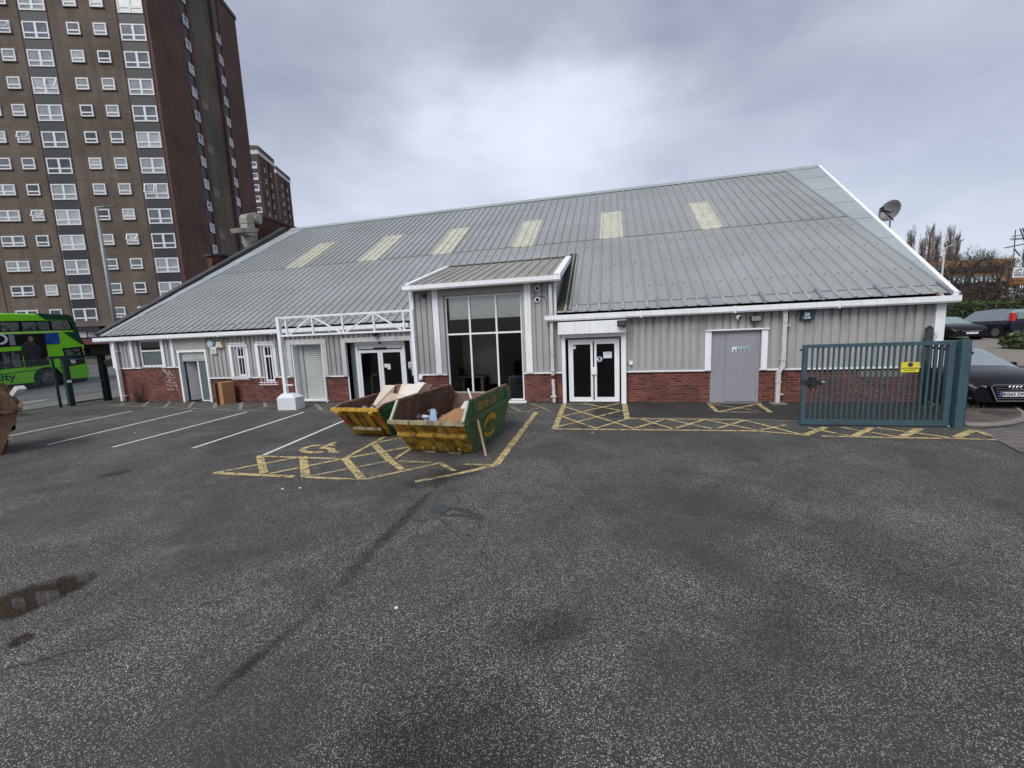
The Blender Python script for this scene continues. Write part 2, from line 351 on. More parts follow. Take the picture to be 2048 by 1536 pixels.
# footway strip along the facade (smoother tarmac)
sheet('footway',[(-.5,10.35),(7.0,10.1),(8.0,12.36),(-.5,12.36)],ASPH2,.004,'smooth dark strip of tarmac in front of the wall')
# pavement right of gate post with kerb, raised
cur=[G(*q) for q in [(1932,795),(1975,800),(2005,809),(2030,820),(2046,832),(2046,842),(2020,849),(1990,853),(1950,854),(1930,852)]]
pv=M(); P1=[(8.2,12.9)]+[(q[0],q[1]) for q in cur]+[(6.9,10.0),(7.4,11.4)]
pv.prism(P1,lambda u,v,t:(u,v,t),-.02,.07); struct('pavement',pv,PAVE,'raised brown tarmac corner of pavement beside the gate post')
kb=M(); kb.tube([(q[0],q[1],.03) for q in cur],.062,6); struct('kerb',kb,KERB,'curved kerb round the pavement corner')
# block paving bottom right
def blockmat():
    mt,n,b=base('block paving'); v=n.vec(); t=n.new('ShaderNodeTexBrick'); n.lk(v,t.inputs['Vector']); t.inputs['Scale'].default_value=1; t.inputs['Brick Width'].default_value=.42; t.inputs['Row Height'].default_value=.25; t.inputs['Mortar Size'].default_value=.012
    t.inputs['Color1'].default_value=(*srgb('#77706a'),1); t.inputs['Color2'].default_value=(*srgb('#5c5753'),1); t.inputs['Mortar'].default_value=(*srgb('#2a2826'),1); n.lk(n.mix(n.math('MULTIPLY',n.noise(v,3,5),.6),t.outputs['Color'],srgb('#4d4945')),b.inputs['Base Color']); b.inputs['Roughness'].default_value=.85; return mt
q=[G(1955,862),G(2010,856),G(2120,850),G(2200,960),G(2040,905)]
sheet('block_paving',[(p[0],p[1]) for p in q],blockmat(),.012,'cracked concrete paving at the vehicle entrance')
# -------------------- line markings
ZI=[0]
def stripe(a,M_,p,q,w,px=True,off=(0,0)):
    A=G(*p) if px else np.array(p); B=G(*q) if px else np.array(q); d=B[:2]-A[:2]; L=np.hypot(*d)
    n=np.array([-d[1],d[0]])/L*w/2; z=.007+ZI[0]*.0005; ZI[0]=(ZI[0]+1)%24
    M_.quad((A[0]+n[0],A[1]+n[1],z),(A[0]-n[0],A[1]-n[1],z),(B[0]-n[0],B[1]-n[1],z),(B[0]+n[0],B[1]+n[1],z))
def marks(name,segs,m_,label,w=.078):
    a=M()
    for s in segs: stripe(a,a,s[0],s[1],s[2] if len(s)>2 else w)
    o=a.build(name,m_); o['kind']='structure'; o['label']=label
for i,(p,q_,lab) in enumerate([((10,874),(262,823),'white bay line nearest the mesh fence'),((95,890),(385,821),'second white bay line from the fence'),((225,895),(495,824),'third white bay line from the fence'),((385,897),(607,825),'fourth white bay line from the fence'),((527,911),(690,841),'white bay line ending at the yellow hatching')]):
    marks('parking_bay_line',[(p,q_)],WLN,lab,.085)
Z7=lambda x,y:(400+x/4.096,840+y/4.096); Z4=lambda x,y:(540+x/3.657,560+y/3.657); Z5=lambda x,y:(1060+x/3.657,560+y/3.657); Z6=lambda x,y:(1540+x/4.031,560+y/4.031); Z3=lambda x,y:(180+x/4.096,560+y/4.096)
def S(z,*c): return [(z(a,b),z(c_,d),*w) for a,b,c_,d,*w in c]
marks('yellow_hatching',S(Z7,(470,298,1135,320),(120,437,770,468,.1),(870,472,1200,487),(115,437,830,305),(570,445,1180,320),(1180,320,1715,225),(490,300,525,440,.13),(845,305,868,470,.14),(1185,320,1330,490,.13),(1420,195,1560,340,.14),(1560,340,1660,415,.11),(1200,312,1520,140,.09),(1440,190,1660,150),(1595,325,1725,240,.08)),YEL,'yellow hatched access strip beside the disabled bay')
marks('faded_hatching',S(Z7,(880,470,1560,340),(1380,487,2000,352,.09),(1630,345,1890,355,.08),(1200,490,1400,492,.05))+S(Z4,(1240,1345,1350,1405,.09),(1060,1478,1380,1418,.09),(1420,1350,1660,1357,.08)),YELF,'faded part of the hatching in front of the skips')
marks('yellow_bay_edge',S(Z4,(1380,1420,1660,1352,.11),(1655,1352,1945,970,.13)),YEL,'strong yellow line right of the front skip')
marks('entrance_box',S(Z5,(250,908,180,1092,.13),(180,1092,1000,1100,.09),(1000,1100,1660,1107,.09),(1660,1107,2048,1140,.08),(690,905,712,1020,.14),(712,1016,1560,1027,.07),(260,930,760,1090),(390,905,700,965),(190,1080,680,955),(240,1000,650,905),(230,1000,480,1088),(480,1088,720,1016),(810,1020,1040,1092),(770,1088,990,1020),(990,1020,1330,1092),(1070,1088,1280,1025),(1280,1025,1660,1104),(1370,1092,1570,1030),(1570,1030,1980,1135),(1680,1104,1870,1065)),YEL,'yellow cross hatched box outside the double doors')
marks('fire_door_box',S(Z5,(1310,908,1370,966,.11),(1370,966,1700,969,.05),(1670,908,1760,970,.11),(1380,965,1660,910,.08),(1340,910,1660,957,.05)),YEL,'small yellow box outside the grey fire door')
marks('gate_hatching',S(Z6,(420,1262,1060,1275,.08),(1060,1275,1500,1282,.08),(1500,1282,1820,1292,.07),(310,1195,660,1265),(290,1250,450,1190,.12),(575,1192,1040,1270),(680,1262,820,1195,.12),(860,1195,1450,1275,.08),(1060,1270,1210,1200,.13),(1500,1275,1640,1215,.13),(1650,1215,1770,1260,.1)),YEL,'yellow zigzag hatching in front of the open gate')
marks('wall_hatching',S(Z3,(170,1030,1380,1077,.07),(1380,1077,2048,1080,.06),(490,995,430,1040,.1),(665,993,610,1045,.1),(850,1002,810,1050,.1),(1030,1008,1020,1055,.12),(1245,1008,1230,1065,.12),(1432,1010,1440,1045,.12),(1640,1030,1665,1065,.12),(1850,1018,1900,1068,.12),(600,1042,1010,1012,.05),(870,1052,1230,1022,.05),(1070,1062,1400,1015,.06),(1500,1072,2000,1022,.06),(290,1005,235,1035,.08))+S(Z4,(1730,965,2048,968,.07),(1750,920,1900,895,.07),(1760,930,1830,960,.09),(1910,905,2048,960,.08),(1870,965,2020,925,.06)),FADE,'faded cream hatching along the foot of the wall')
marks('step_edge_line',[((1256,836.5),(1440,838),.045),((1440,838),(1604,843),.045)],FADE,'thin pale line along the footway edge')
# wheelchair symbol
wc=M()
def arcpts(cx,cy_,rx,ry,a0,a1,n): return [(cx+rx*math.cos(R_(a0+(a1-a0)*i/n)),cy_+ry*math.sin(R_(a0+(a1-a0)*i/n))) for i in range(n+1)]
pp=[Z7(x,y) for x,y in [(1010,268),(940,272),(870,268),(840,255),(850,240),(900,220),(990,211)]]
for a_,b_ in zip(pp,pp[1:]): stripe(wc,wc,a_,b_,.13)
for s in S(Z7,(985,238,1110,188,.13),(985,236,1080,238,.1),(1070,215,1110,213,.09),(1070,238,1085,270,.14),(1080,270,1140,262,.09)): stripe(wc,wc,s[0],s[1],s[2])
o=wc.build('wheelchair_symbol',YEL); o['kind']='structure'; o['label']='worn yellow wheelchair symbol on the asphalt'
# road centre dashes on the street
rd=M()
for y0 in np.arange(-6,50,5.5):
    z=terr(-24.6,y0)+.03; rd.quad((-24.67,y0,z),(-24.5,y0,z),(-24.5,y0+1.9,terr(-24.6,y0+1.9)+.03),(-24.67,y0+1.9,terr(-24.6,y0+1.9)+.03))
struct('street_dashes',rd,WLN,'white dashes on the street beyond the fence')
# stains, puddle, tar seam
def blob(name,pts,m_,z,label,cat=None):
    a=M(); a.quad(*[(*G(*p)[:2],z) for p in pts]); o=a.build(name,m_); o['kind']='structure'; o['label']=label; return o
pud=stainmat('puddle water','#1c1611',.9,.035,3.2,(.10,.45)); pb=pud.node_tree.nodes['Principled BSDF']; pn_=N(pud); pn_.lk(pn_.mix(pn_.ramp(pn_.noise(pn_.vec(),38,5,.75),.42,.68),srgb('#15110d'),srgb('#4a3b30')),pb.inputs['Base Color']); pb.inputs['Specular IOR Level'].default_value=.9
a=M(); c=(G(0,1212)+G(150,1150))/2
def rect_stain(name,p,q,w,m_,z,label):
    A=G(*p)[:2]; B=G(*q)[:2]; d=B-A; L=np.hypot(*d); an=math.atan2(d[1],d[0]); mm=M(); n=14
    mm.v=[(L*i/n,(j/6-.5)*w,0) for j in range(7) for i in range(n+1)]; mm.f=[(j*(n+1)+i,j*(n+1)+i+1,(j+1)*(n+1)+i+1,(j+1)*(n+1)+i) for j in range(6) for i in range(n)]
    o=mm.build(name,m_); o.location=(A[0],A[1],z); o.rotation_euler=(0,0,an); o['kind']='structure'; o['label']=label; return o
rect_stain('puddle',(-165,1282),(196,1143),.74,pud,.005,'brown rain puddle reflecting the tower windows')
rect_stain('wet_stain',(20,1300),(60,1262),.16,pud,.0055,'small wet patch below the puddle')
tar=stainmat('dark tar and wet run','#1c1c1c',.5,.45,3.5,(.2,.85))
rect_stain('tar_seam',(345,1460),(640,1210),.16,tar,.0045,'dark tar seam crossing the foreground')
rect_stain('tar_run',(560,1290),(900,945),.24,tar,.0048,'dark wet run leading from the skips')
rect_stain('drip_stain',(770,985),(985,925),1.0,stainmat('oily water','#161616',.5,.2,3.5,(.25,1.0)),.0046,'dark drips in front of the yellow skip')
rect_stain('dark_patch',(560,1620),(1130,1440),1.25,stainmat('dark patch','#1b1c1e',.42,.5,2.6,(.05,.75)),.0044,'broad dark patch at the bottom of the yard')
rect_stain('oil_patch',(190,950),(270,944),.5,tar,.0047,'dark oil patch on the left of the yard')
rect_stain('oil_patch',(900,1290),(1250,1230),.7,stainmat('faint patch','#1a1a1b',.35,.5,2,(.3,1.0)),.0043,'faint dark patch in the middle of the yard')
for nm,p,q_,w in (('scuff',(0,1085),(250,1075),.5),('scuff',(330,875),(470,862),.9),('scuff',(600,1015),(760,1000),.5),('scuff',(230,1120),(430,1085),.4)):
    rect_stain(nm,p,q_,w,stainmat('pale scuff'+str(p[0]),'#8d8e91',.32,.8,3,(.35,1.0)),.0049,'pale chalky scuff on the asphalt at '+{0:'the left edge above the puddle',330:'the far left bays',600:'the middle left',230:'the left foreground'}[p[0]])
mh=M(); c=G(880,1019); mh.disc((c[0],c[1],.004),(0,0,1),.13,.006,20); o=mh.build('drain_cover',mat('dull drain cover','#45484b',.5,.3)); tag(o,'small round grey drain cover in the asphalt','drain cover')
# ------------------------------------------------------------- warehouse
YF=12.38
B=thing('warehouse','long low grey clad building with a sheeted roof, brick plinth and glazed bay','building',(-6,YF,0))
XL,XR=-20.04,7.95
EY,EZ,SL=12.2,2.75,.6168
RY=22.82
def rz(y): return EZ+(y-EY)*SL
RZ=rz(RY)
OPS=[(-18.6,-17.45,1.44,2.5,'w1'),(-16.55,-15.2,0,2.5,'d1'),(-13.74,-13.36,1.0,2.12,'s1'),(-12.52,-12.12,.78,2.12,'s2'),(-11.25,-9.93,0,2.14,'sh'),(-8.98,-6.42,0,2.12,'ent'),(-5.25,-2.69,.06,3.46,'bay'),(-1.45,.40,0,2.46,'dd'),(2.70,3.93,0,2.0,'gd')]
edges=sorted(set([XL,XR,-16.56,-6.36,-1.62]+[e for o in OPS for e in o[:2]]))
brick=M(); clad=M(); cladb=M(); drip=M(); back=M()
def cladding(m_,x0,x1,z0,z1,y=YF-.04):
    p=.2; i0=math.floor(x0/p)-1; pts=[]
    for i in range(i0,math.ceil(x1/p)+1):
        b=i*p
        for dx,dy in ((0,0),(.135,0),(.147,.04),(.188,.04)):
            pts.append((b+dx,y+dy))
    P=[q for q in pts if x0<q[0]<x1]
    def yat(x):
        for a,b in zip(pts,pts[1:]):
            if a[0]<=x<=b[0]: return a[1]+(b[1]-a[1])*(x-a[0])/max(1e-6,b[0]-a[0])
        return y
    P=[(x0,yat(x0))]+P+[(x1,yat(x1))]
    for a,b in zip(P,P[1:]): m_.quad((a[0],a[1],z0),(b[0],b[1],z0),(b[0],b[1],z1),(a[0],a[1],z1))
for x0,x1 in zip(edges,edges[1:]):
    xm=(x0+x1)/2; zb=1.39 if xm<-16.56 else .93; top=3.78 if -6.36<xm<-1.62 else 2.68
    op=[o for o in OPS if o[0]<=xm<=o[1]]
    zr=[(0,top)] if not op else [r for r in ((0,op[0][2]),(op[0][3],top)) if r[1]-r[0]>.02]
    for a,b in zr:
        if a<zb:
            bt=min(b,zb); brick.box(x0,x1,YF,YF+.22,a,bt)
            if bt==zb and b>zb+.05: drip.box(x0,x1,YF-.055,YF+.0,zb-.012,zb+.03)
        if b>zb:
            za=max(a,zb)+.0; cm=M(); cladding(cm,x0,x1,za,b); cm.build('bay_cladding' if top>3 else 'cladding',CLADB if top>3 else CLAD,B,True); back.box(x0,x1,YF+.003,YF+.2,max(a,zb)+.001,b)
pieces(brick,'brick_wall',BRICK,B); pieces(drip,'drip_flashing',WHITE,B); pieces(back,'wall_core',INT,B)
# end walls + back wall (gables)
gw=M()
def gable(xa,xb):   # trapezoid plan end wall: front corner xa, ridge xb, back mirrored
    yb=2*RY-EY-.2; pts=[(xa,YF+.23,0),(xb,RY,0),(xa,yb,0),(xa,yb,EZ-.1),(xb,RY,RZ-.1),(xa,YF+.23,rz(YF)-.1)]
    gw.quad(pts[0],pts[1],pts[4],pts[5]); gw.quad(pts[1],pts[2],pts[3],pts[4])
gable(XL+.02,-19.75); gable(XR-.02,9.3); gw.quad((XL,2*RY-EY-.2,0),(XR,2*RY-EY-.2,0),(XR,2*RY-EY-.2,EZ),(XL,2*RY-EY-.2,EZ))
pieces(gw,'end_wall',BRICK,B)
# corner brick return on left front + right
# roof sheets with ribs
def lx(y): return -20.12+(y-EY)/(RY-EY)*(-18.67+20.12)    # rib area left edge
def rx(y): return 8.05
SKL=[(-15.35,-14.35),(-11.4,-10.35),(-7.72,-6.75),(-4.02,-3.12),(-.42,.48),(3.3,4.05)]
DOR=(-6.35,-1.5,15.55)
roof=M(); ribs=M(); lap=M()
ny=(0,-SL/math.hypot(1,SL),1/math.hypot(1,SL))
def P3(x,y,h=0): return (x,y+ny[1]*h,rz(y)+ny[2]*h)
# deck
ym=DOR[2]
roof.quad(P3(lx(EY),EY),P3(-6.35,EY),P3(-6.35,ym),P3(lx(ym),ym)); roof.quad(P3(-1.62,EY),P3(8.0,EY),P3(8.0,ym),P3(-1.62,ym)); roof.quad(P3(lx(ym),ym),P3(8.0,ym),P3(8.0,RY),P3(lx(RY),RY))
bk=lambda x,y,h=0:(x,2*RY-y,rz(y)+h)
roof.quad(bk(8.2,EY),bk(-20.3,EY),bk(-19.7,RY),bk(9.45,RY))
pitch=.3333; i=0; x=-20.0
def ribseg(m_,x,y0,y1,h0=0,w=.07,h=.035):
    m_.add([P3(x-w/2,y0,h0+.001),P3(x-w*.22,y0,h0+h),P3(x+w*.22,y0,h0+h),P3(x+w/2,y0,h0+.001),P3(x-w/2,y1,h0+.001),P3(x-w*.22,y1,h0+h),P3(x+w*.22,y1,h0+h),P3(x+w/2,y1,h0+.001)],[(0,1,5,4),(1,2,6,5),(2,3,7,6),(0,3,2,1)])
while x<8.05:
    y1=RY if x>-18.67 else EY+(x+20.12)/(1.45)*(RY-EY)
    if y1>EY+.3:
        y0=EY if not (DOR[0]<x<DOR[1]+.1) else DOR[2]-.15
        if y0<17.05: ribseg(ribs,x,y0,min(y1,17.1),0,.075,.038)
        if y1>17.1: ribseg(ribs,x,17.0,y1,.008,.075,.038)
    x+=pitch
roof.add(ribs.v,ribs.f)
# upper sheet overlap edge (mid lap)
fx_=M()
for yy in (13.4,14.9,16.4,18.4,19.9,21.4):
    x=-19.85
    while x<8:
        if x>lx(yy)+.1 and not (DOR[0]-.1<x<DOR[1]+.3 and yy<DOR[2]+.2): fx_.add([P3(x-.022,yy-.022,.006),P3(x+.022,yy-.022,.006),P3(x+.022,yy+.022,.006),P3(x-.022,yy+.022,.006),P3(x,yy,.02)],[(0,1,4),(1,2,4),(2,3,4),(3,0,4)])
        x+=pitch
lap.add([P3(lx(17.05),17.03,.012),P3(8.05,17.03,.012),P3(8.05,17.03,.001),P3(lx(17.05),17.03,.001),P3(8.05,17.09,.004),P3(lx(17.05),17.09,.004)],[(0,1,2,3),(0,5,4,1)])

for a,b in SKL:
    s=M(); s.add([P3(a,17.02,.016),P3(b,17.02,.016),P3(b,19.82,.016),P3(a,19.82,.016),P3(a,17.02,.002),P3(b,17.02,.002),P3(b,19.82,.002),P3(a,19.82,.002)],[(0,1,2,3),(4,5,1,0),(5,6,2,1),(7,4,0,3),(6,7,3,2)])
    xx=-20.0
    while xx<8:
        if a-.02<xx<b+.02: ribseg(s,xx,17.02,19.82,.016,.08,.04)
        xx+=pitch
    s.build('rooflight',SKYL,B,True)
# eave filler/closure pieces & occasional metal straps on right part
ev=M(); st=M(); x=-20.0; k=0
while x<8.0:
    if not (DOR[0]-.1<x<DOR[1]+.1):
        ev.add([P3(x-.045,EY-.02,.0),P3(x-.028,EY-.02,.05),P3(x+.028,EY-.02,.05),P3(x+.045,EY-.02,.0),P3(x-.045,EY+.33,.0),P3(x-.028,EY+.33,.042),P3(x+.028,EY+.33,.042),P3(x+.045,EY+.33,.0)],[(0,1,5,4),(1,2,6,5),(2,3,7,6),(4,5,6,7)])
        if x>-.6 and k%4==0: st.add([P3(x-.075,EY-.03,.055),P3(x+.005,EY-.03,.055),P3(x+.005,EY+.45,.055),P3(x-.075,EY+.45,.055),P3(x-.075,EY-.03,.0),P3(x+.005,EY-.03,.0),P3(x+.005,EY+.45,.0),P3(x-.075,EY+.45,.0)],[(0,1,2,3),(0,4,5,1),(1,5,6,2),(2,6,7,3),(3,7,4,0)])
    x+=pitch; k+=1
pieces(st,'roof_strap',STEEL,B)
sk=M(); sk.quad(P3(-20,EY+.33,.003),P3(-6.4,EY+.33,.003),P3(-6.4,EY+.36,.012),P3(-20,EY+.36,.012)); sk.quad(P3(-1.2,EY+.33,.003),P3(8,EY+.33,.003),P3(8,EY+.36,.012),P3(-1.2,EY+.36,.012)); multi([(roof,ROOF),(fx_,mat('dull screw caps','#55595a',.7)),(lap,mat('dark lap joint','#5b5f5e',.7)),(ev,mat('faded sheet ends','#9c9e9b',.6,var=.12,scale=5,col2='#7c7c76',s2=8,t2=(.5,.65))),(sk,mat('dark eave lap','#5e5f5b',.8))],'roof',B)
# verge flashings
vf=M(); nseg=7
def fl(xa0,xa1,xb0,xb1):  # strip from eave (xa0..xb0) to ridge (xa1..xb1)
    for i in range(nseg):
        t0,t1=i/nseg,(i+1)/nseg; y0=EY+(RY-EY)*t0; y1=EY+(RY-EY)*t1+.04
        f=lambda a,b,t:a+(b-a)*t
        h0=.022; h1=.03
        vf.add([P3(f(xa0,xa1,t0),y0,h1),P3(f(xb0,xb1,t0),y0,h1),P3(f(xb0,xb1,t1),y1,h0-.006),P3(f(xa0,xa1,t1),y1,h0-.006),P3(f(xa0,xa1,t0),y0,0),P3(f(xb0,xb1,t0),y0,0)],[(0,1,2,3),(4,5,1,0)])
fl(7.98,7.98,8.02,9.36); fl(-20.35,-19.75,-20.1,-18.65)
vfl=M(); half=len(vf.v)//2; 
for b0,nm in ((0,'r'),(half,'l')):
    q=M(); q.v=vf.v[b0:b0+half]; q.f=[tuple(i-b0 for i in f) for f in vf.f if b0<=f[0]<b0+half]; q.build('verge_flashing',FLASH,B,True)
vt=M(); vt.bar(P3(8.04,EY-.05,.0),P3(9.42,RY,.0),.1,.1,up=ny); vt.build('verge_trim',WHITE,B,True)
vt=M(); vt.bar((8.07,EY+.02,rz(EY)-.15),(9.44,RY,RZ-.15),.03,.2); vt.build('verge_board',WHITE2,B,True)
rc=M(); 
for x0_,x1_ in ((-19.75,9.42),): rc.add([P3(x0_,RY-.28,.035),(x0_,RY,RZ+.07),(x1_,RY,RZ+.07),P3(x1_,RY-.28,.035),bk(x0_,RY-.28,.03),bk(x1_,RY-.28,.03)],[(0,3,2,1),(1,2,5,4)])
rc.build('ridge_cap',FLASH,B,True)
# dark coping wall outside left verge
cw=M(); A0=(-20.62,EY+.15,rz(EY)+.02); A1=(-20.05,RY-.3,RZ-.05)
cw.bar(A0,A1,.42,.26); cw.bar((-20.62,EY+.2,1.6),(-20.1,EY+1.2,2.0),.2,.3)
pieces(cw,'gable_coping',LEAD,B)
lw_=M(); lw_.quad((-20.25,YF+.3,0),(-20.5,YF+.3,0),(-20.5,YF+.3,2.6),(-20.25,YF+.3,2.6)); lw_.add([(-20.5,YF+.3,0),(-20.0,RY,0),(-20.0,RY,RZ-.1),(-20.5,YF+.3,rz(YF)-.1)],[(0,1,2,3)]); lw_.build('gable_brickwork',BRICKO,B,True)
# gutters
gt=M()
def gutter(m_,x0,x1,z0=2.51,z1=2.68,y0=12.08,y1=12.25):
    m_.prism([(y0,z1),(y0,z0+.04),(y0+.03,z0),(y1,z0),(y1,z1)],lambda u,v,t:(t,u,v),x0,x1)
gutter(gt,-20.62,-6.42); gutter(gt,-1.93,8.12)
for x in list(np.arange(-19,-7,2.4))+[.8,3.2,5.6]: gt.box(x,x+.04,12.07,12.26,2.5,2.69)
pieces(gt,'gutter',WHITE,B)
sf=M(); sf.box(-20.3,-6.4,12.26,12.335,2.6,2.64); sf.box(-1.6,8.04,12.26,12.335,2.6,2.64); pieces(sf,'soffit',WHITE2,B)
# downpipes
def pipe(x,ztop,kind,x2=None,y=12.24):
    a=M(); x2=x if x2 is None else x2
    if kind==0: a.bar((x,y,ztop),(x2,y,.05),.11,.1)
    else:
        a.bar((x,y,ztop),(x,y,1.02),.1,.09); a.bar((x,y,1.04),(x2,y+.02,.86),.1,.09); a.bar((x2,y+.02,.88),(x2,y+.02,.04),.1,.09); a.box(x-.065,x+.065,y-.055,y+.055,1.2,1.24); a.box(x2-.065,x2+.065,y-.035,y+.075,.6,.63)
    for z in (ztop-.4,.25): a.box(x2-.03 if z<1 else x-.03,(x2 if z<1 else x)+.13,y-.02,YF-.02,z,z+.03)
    a.build('downpipe',WHITE2 if kind else WHITE,B,True)
pipe(-19.72,2.5,0); pipe(4.46,2.5,1,4.37)
a=M(); a.bar((-1.75,12.2,3.6),(-1.75,12.2,2.7),.1,.09); a.bar((-1.75,12.22,2.5),(-1.75,12.22,.88),.09,.08); a.box(-1.81,-1.69,12.16,12.28,1.0,1.05); a.bar((-1.75,12.24,.75),(-1.73,12.24,.04),.085,.075); a.box(-1.83,-1.66,12.17,12.3,.2,.24); a.build('downpipe',WHITE2,B,True)
fb=M(); fb.box(4.2,4.56,12.1,12.36,0,.035); fb.build('pipe_shoe',KERB,B,True)
# trims, frames helper
def frame(x0,x1,z0,z1,w,y0,y1,m_,name,bottom=True,top=True):
    a=M(); a.box(x0,x0+w,y0,y1,z0,z1); a.box(x1-w,x1,y0,y1,z0,z1)
    if top: a.box(x0+w,x1-w,y0,y1,z1-w,z1)
    if bottom: a.box(x0+w,x1-w,y0,y1,z0,z0+w)
    return a.build(name,m_,B,True)
cor=M(); cor.box(XR-.17,XR+.03,YF-.075,YF+.12,.955,2.6); cor.box(XL-.03,XL+.14,YF-.075,YF+.12,1.425,2.6); pieces(cor,'corner_trim',WHITE,B)
# window 1
tr=M()
for x in (-19.02,-17.36,-16.86): tr.box(x,x+.13,YF-.075,YF-.04,1.41,2.6)
pieces(tr,'window_trim',WHITE,B)
def window(x0,x1,z0,z1,fw,y0,name='window',mull=(),trans=(),gm=GLASS):
    f=M(); f.box(x0,x0+fw,y0,y0+.06,z0,z1); f.box(x1-fw,x1,y0,y0+.06,z0,z1); f.box(x0+fw,x1-fw,y0,y0+.06,z0,z0+fw); f.box(x0+fw,x1-fw,y0,y0+.06,z1-fw,z1)
    for x in mull: f.box(x-fw/2,x+fw/2,y0,y0+.06,z0+fw,z1-fw)
    xsr=[x0+fw]+[v for x in mull for v in (x-fw/2,x+fw/2)]+[x1-fw]
    for z in trans:
        for a_,b_ in zip(xsr[::2],xsr[1::2]): f.box(a_,b_,y0+.002,y0+.058,z-fw/2,z+fw/2)
    o=f.build(name,WHITE,B,True)
    p=M(); p.quad((x0+fw*.5,y0+.03,z0+fw*.5),(x1-fw*.5,y0+.03,z0+fw*.5),(x1-fw*.5,y0+.03,z1-fw*.5),(x0+fw*.5,y0+.03,z1-fw*.5)); p.build('pane',gm,o,True); return o
w1=window(-18.6,-17.45,1.44,2.5,.06,YF+.02,trans=(2.08,))
bl=M()
for i in range(14): bl.box(-18.52+i*.076,-18.52+i*.076+.06,YF+.075,YF+.08,1.5,2.02)
bl.build('blind',mat('pale vertical blind','#b9c4bf',.8),w1,True)
# doorway 1: shutter box, shutter, open door, frosted leaf
a=M(); a.box(-16.68,-15.12,YF-.06,YF+.05,2.06,2.5); a.build('shutter_box',mat('beige shutter box','#a39f98',.6,streak=.3),B,True)
def shutter(x0,x1,z0,z1,y,name='roller_shutter',m_=ROLLER,lath=.075):
    a=M(); z=z0
    prof=[]
    while z<z1-.001:
        e=min(z+lath,z1); h=(e-z); prof+= [(y,z),(y-.018,z+h*.25),(y-.018,z+h*.7),(y,z+h*.98)]; z=e
    for (ya,za),(yb,zb_) in zip(prof,prof[1:]): a.quad((x0,ya,za),(x1,ya,za),(x1,yb,zb_),(x0,yb,zb_))
    return a.build(name,m_,B,True)
shutter(-16.45,-15.3,1.66,2.06,YF+.03); a=M(); a.box(-16.45,-15.3,YF,YF+.04,1.62,1.66); a.build('shutter_bottom_rail',ROLLER,B,True)
frame(-16.6,-15.14,0,2.06,.09,YF-.06,YF+.1,WHITE,'door_frame',bottom=False)
a=M(); a.box(-15.74,-15.68,YF+.02,YF+.08,0,1.66); a.box(-15.68,-15.24,YF+.02,YF+.08,0,.07); a.build('door_mullion',WHITE,B,True)
a=M(); a.box(-15.68,-15.24,YF+.04,YF+.06,.07,1.66); a.build('frosted_leaf',mat('frosted green glass','#5a6a6a',.25,var=.05),B,True)
od=M(); od.bar((-16.42,YF+.12,.85),(-15.85,YF+.75,.85),.045,1.6); d_=od.build('open_door',mat('scuffed pale door','#a9a9aa',.6,col2='#4b4643',s2=5,t2=(.63,.72)),B,True)
a=M(); a.box(-15.95,-15.9,YF+.55,YF+.68,.95,1.0); a.build('door_handle',STEEL,d_,True)
# slit windows with grilles
for x0,x1,z0 in ((-13.74,-13.36,1.0),(-12.52,-12.12,.78)):
    w=window(x0,x1,z0,2.12,.07,YF-.02,trans=(1.72,))
    t=M(); t.box(x0-.3,x0-.16,YF-.075,YF-.04,.955,2.2); t.box(x1+.08,x1+.2,YF-.075,YF-.04,.955,2.2); t.box(x0-.16,x1+.08,YF-.07,YF-.04,2.12,2.2); pieces(t,'window_trim',WHITE,B)
    gr=M()
    for i in range(5): xx=x0-.1+i*(x1-x0+.2)/4; gr.bar((xx,YF-.14,z0-.12),(xx,YF-.14,2.26),.016)
    for z in (z0-.1,z0-.02,2.14,2.24): gr.bar((x0-.22,YF-.14,z),(x1+.22,YF-.14,z),.02)
    gr.build('window_grille',WHITE,w,True)
# loading shutter
frame(-11.42,-9.76,.93,2.28,.17,YF-.08,YF-.036,WHITE2,'shutter_surround',bottom=False)
a=M(); a.box(-11.25,-11.2,YF-.04,YF+.35,0,2.12); a.box(-9.98,-9.93,YF-.06,YF+.35,0,2.12); a.box(-11.2,-9.98,YF-.04,YF+.35,2.08,2.12); a.box(-11.25,-9.9,YF-.02,YF+.4,0.0,.09); a.build('shutter_reveal',WHITE,B,True)
a=M(); a.box(-11.2,-10.98,YF+.18,YF+.3,.09,2.08); a.build('shutter_guide',mat('pale grey guide','#a5aaa6',.5,streak=.3),B,True)
shutter(-10.98,-9.98,.09,2.08,YF+.24)
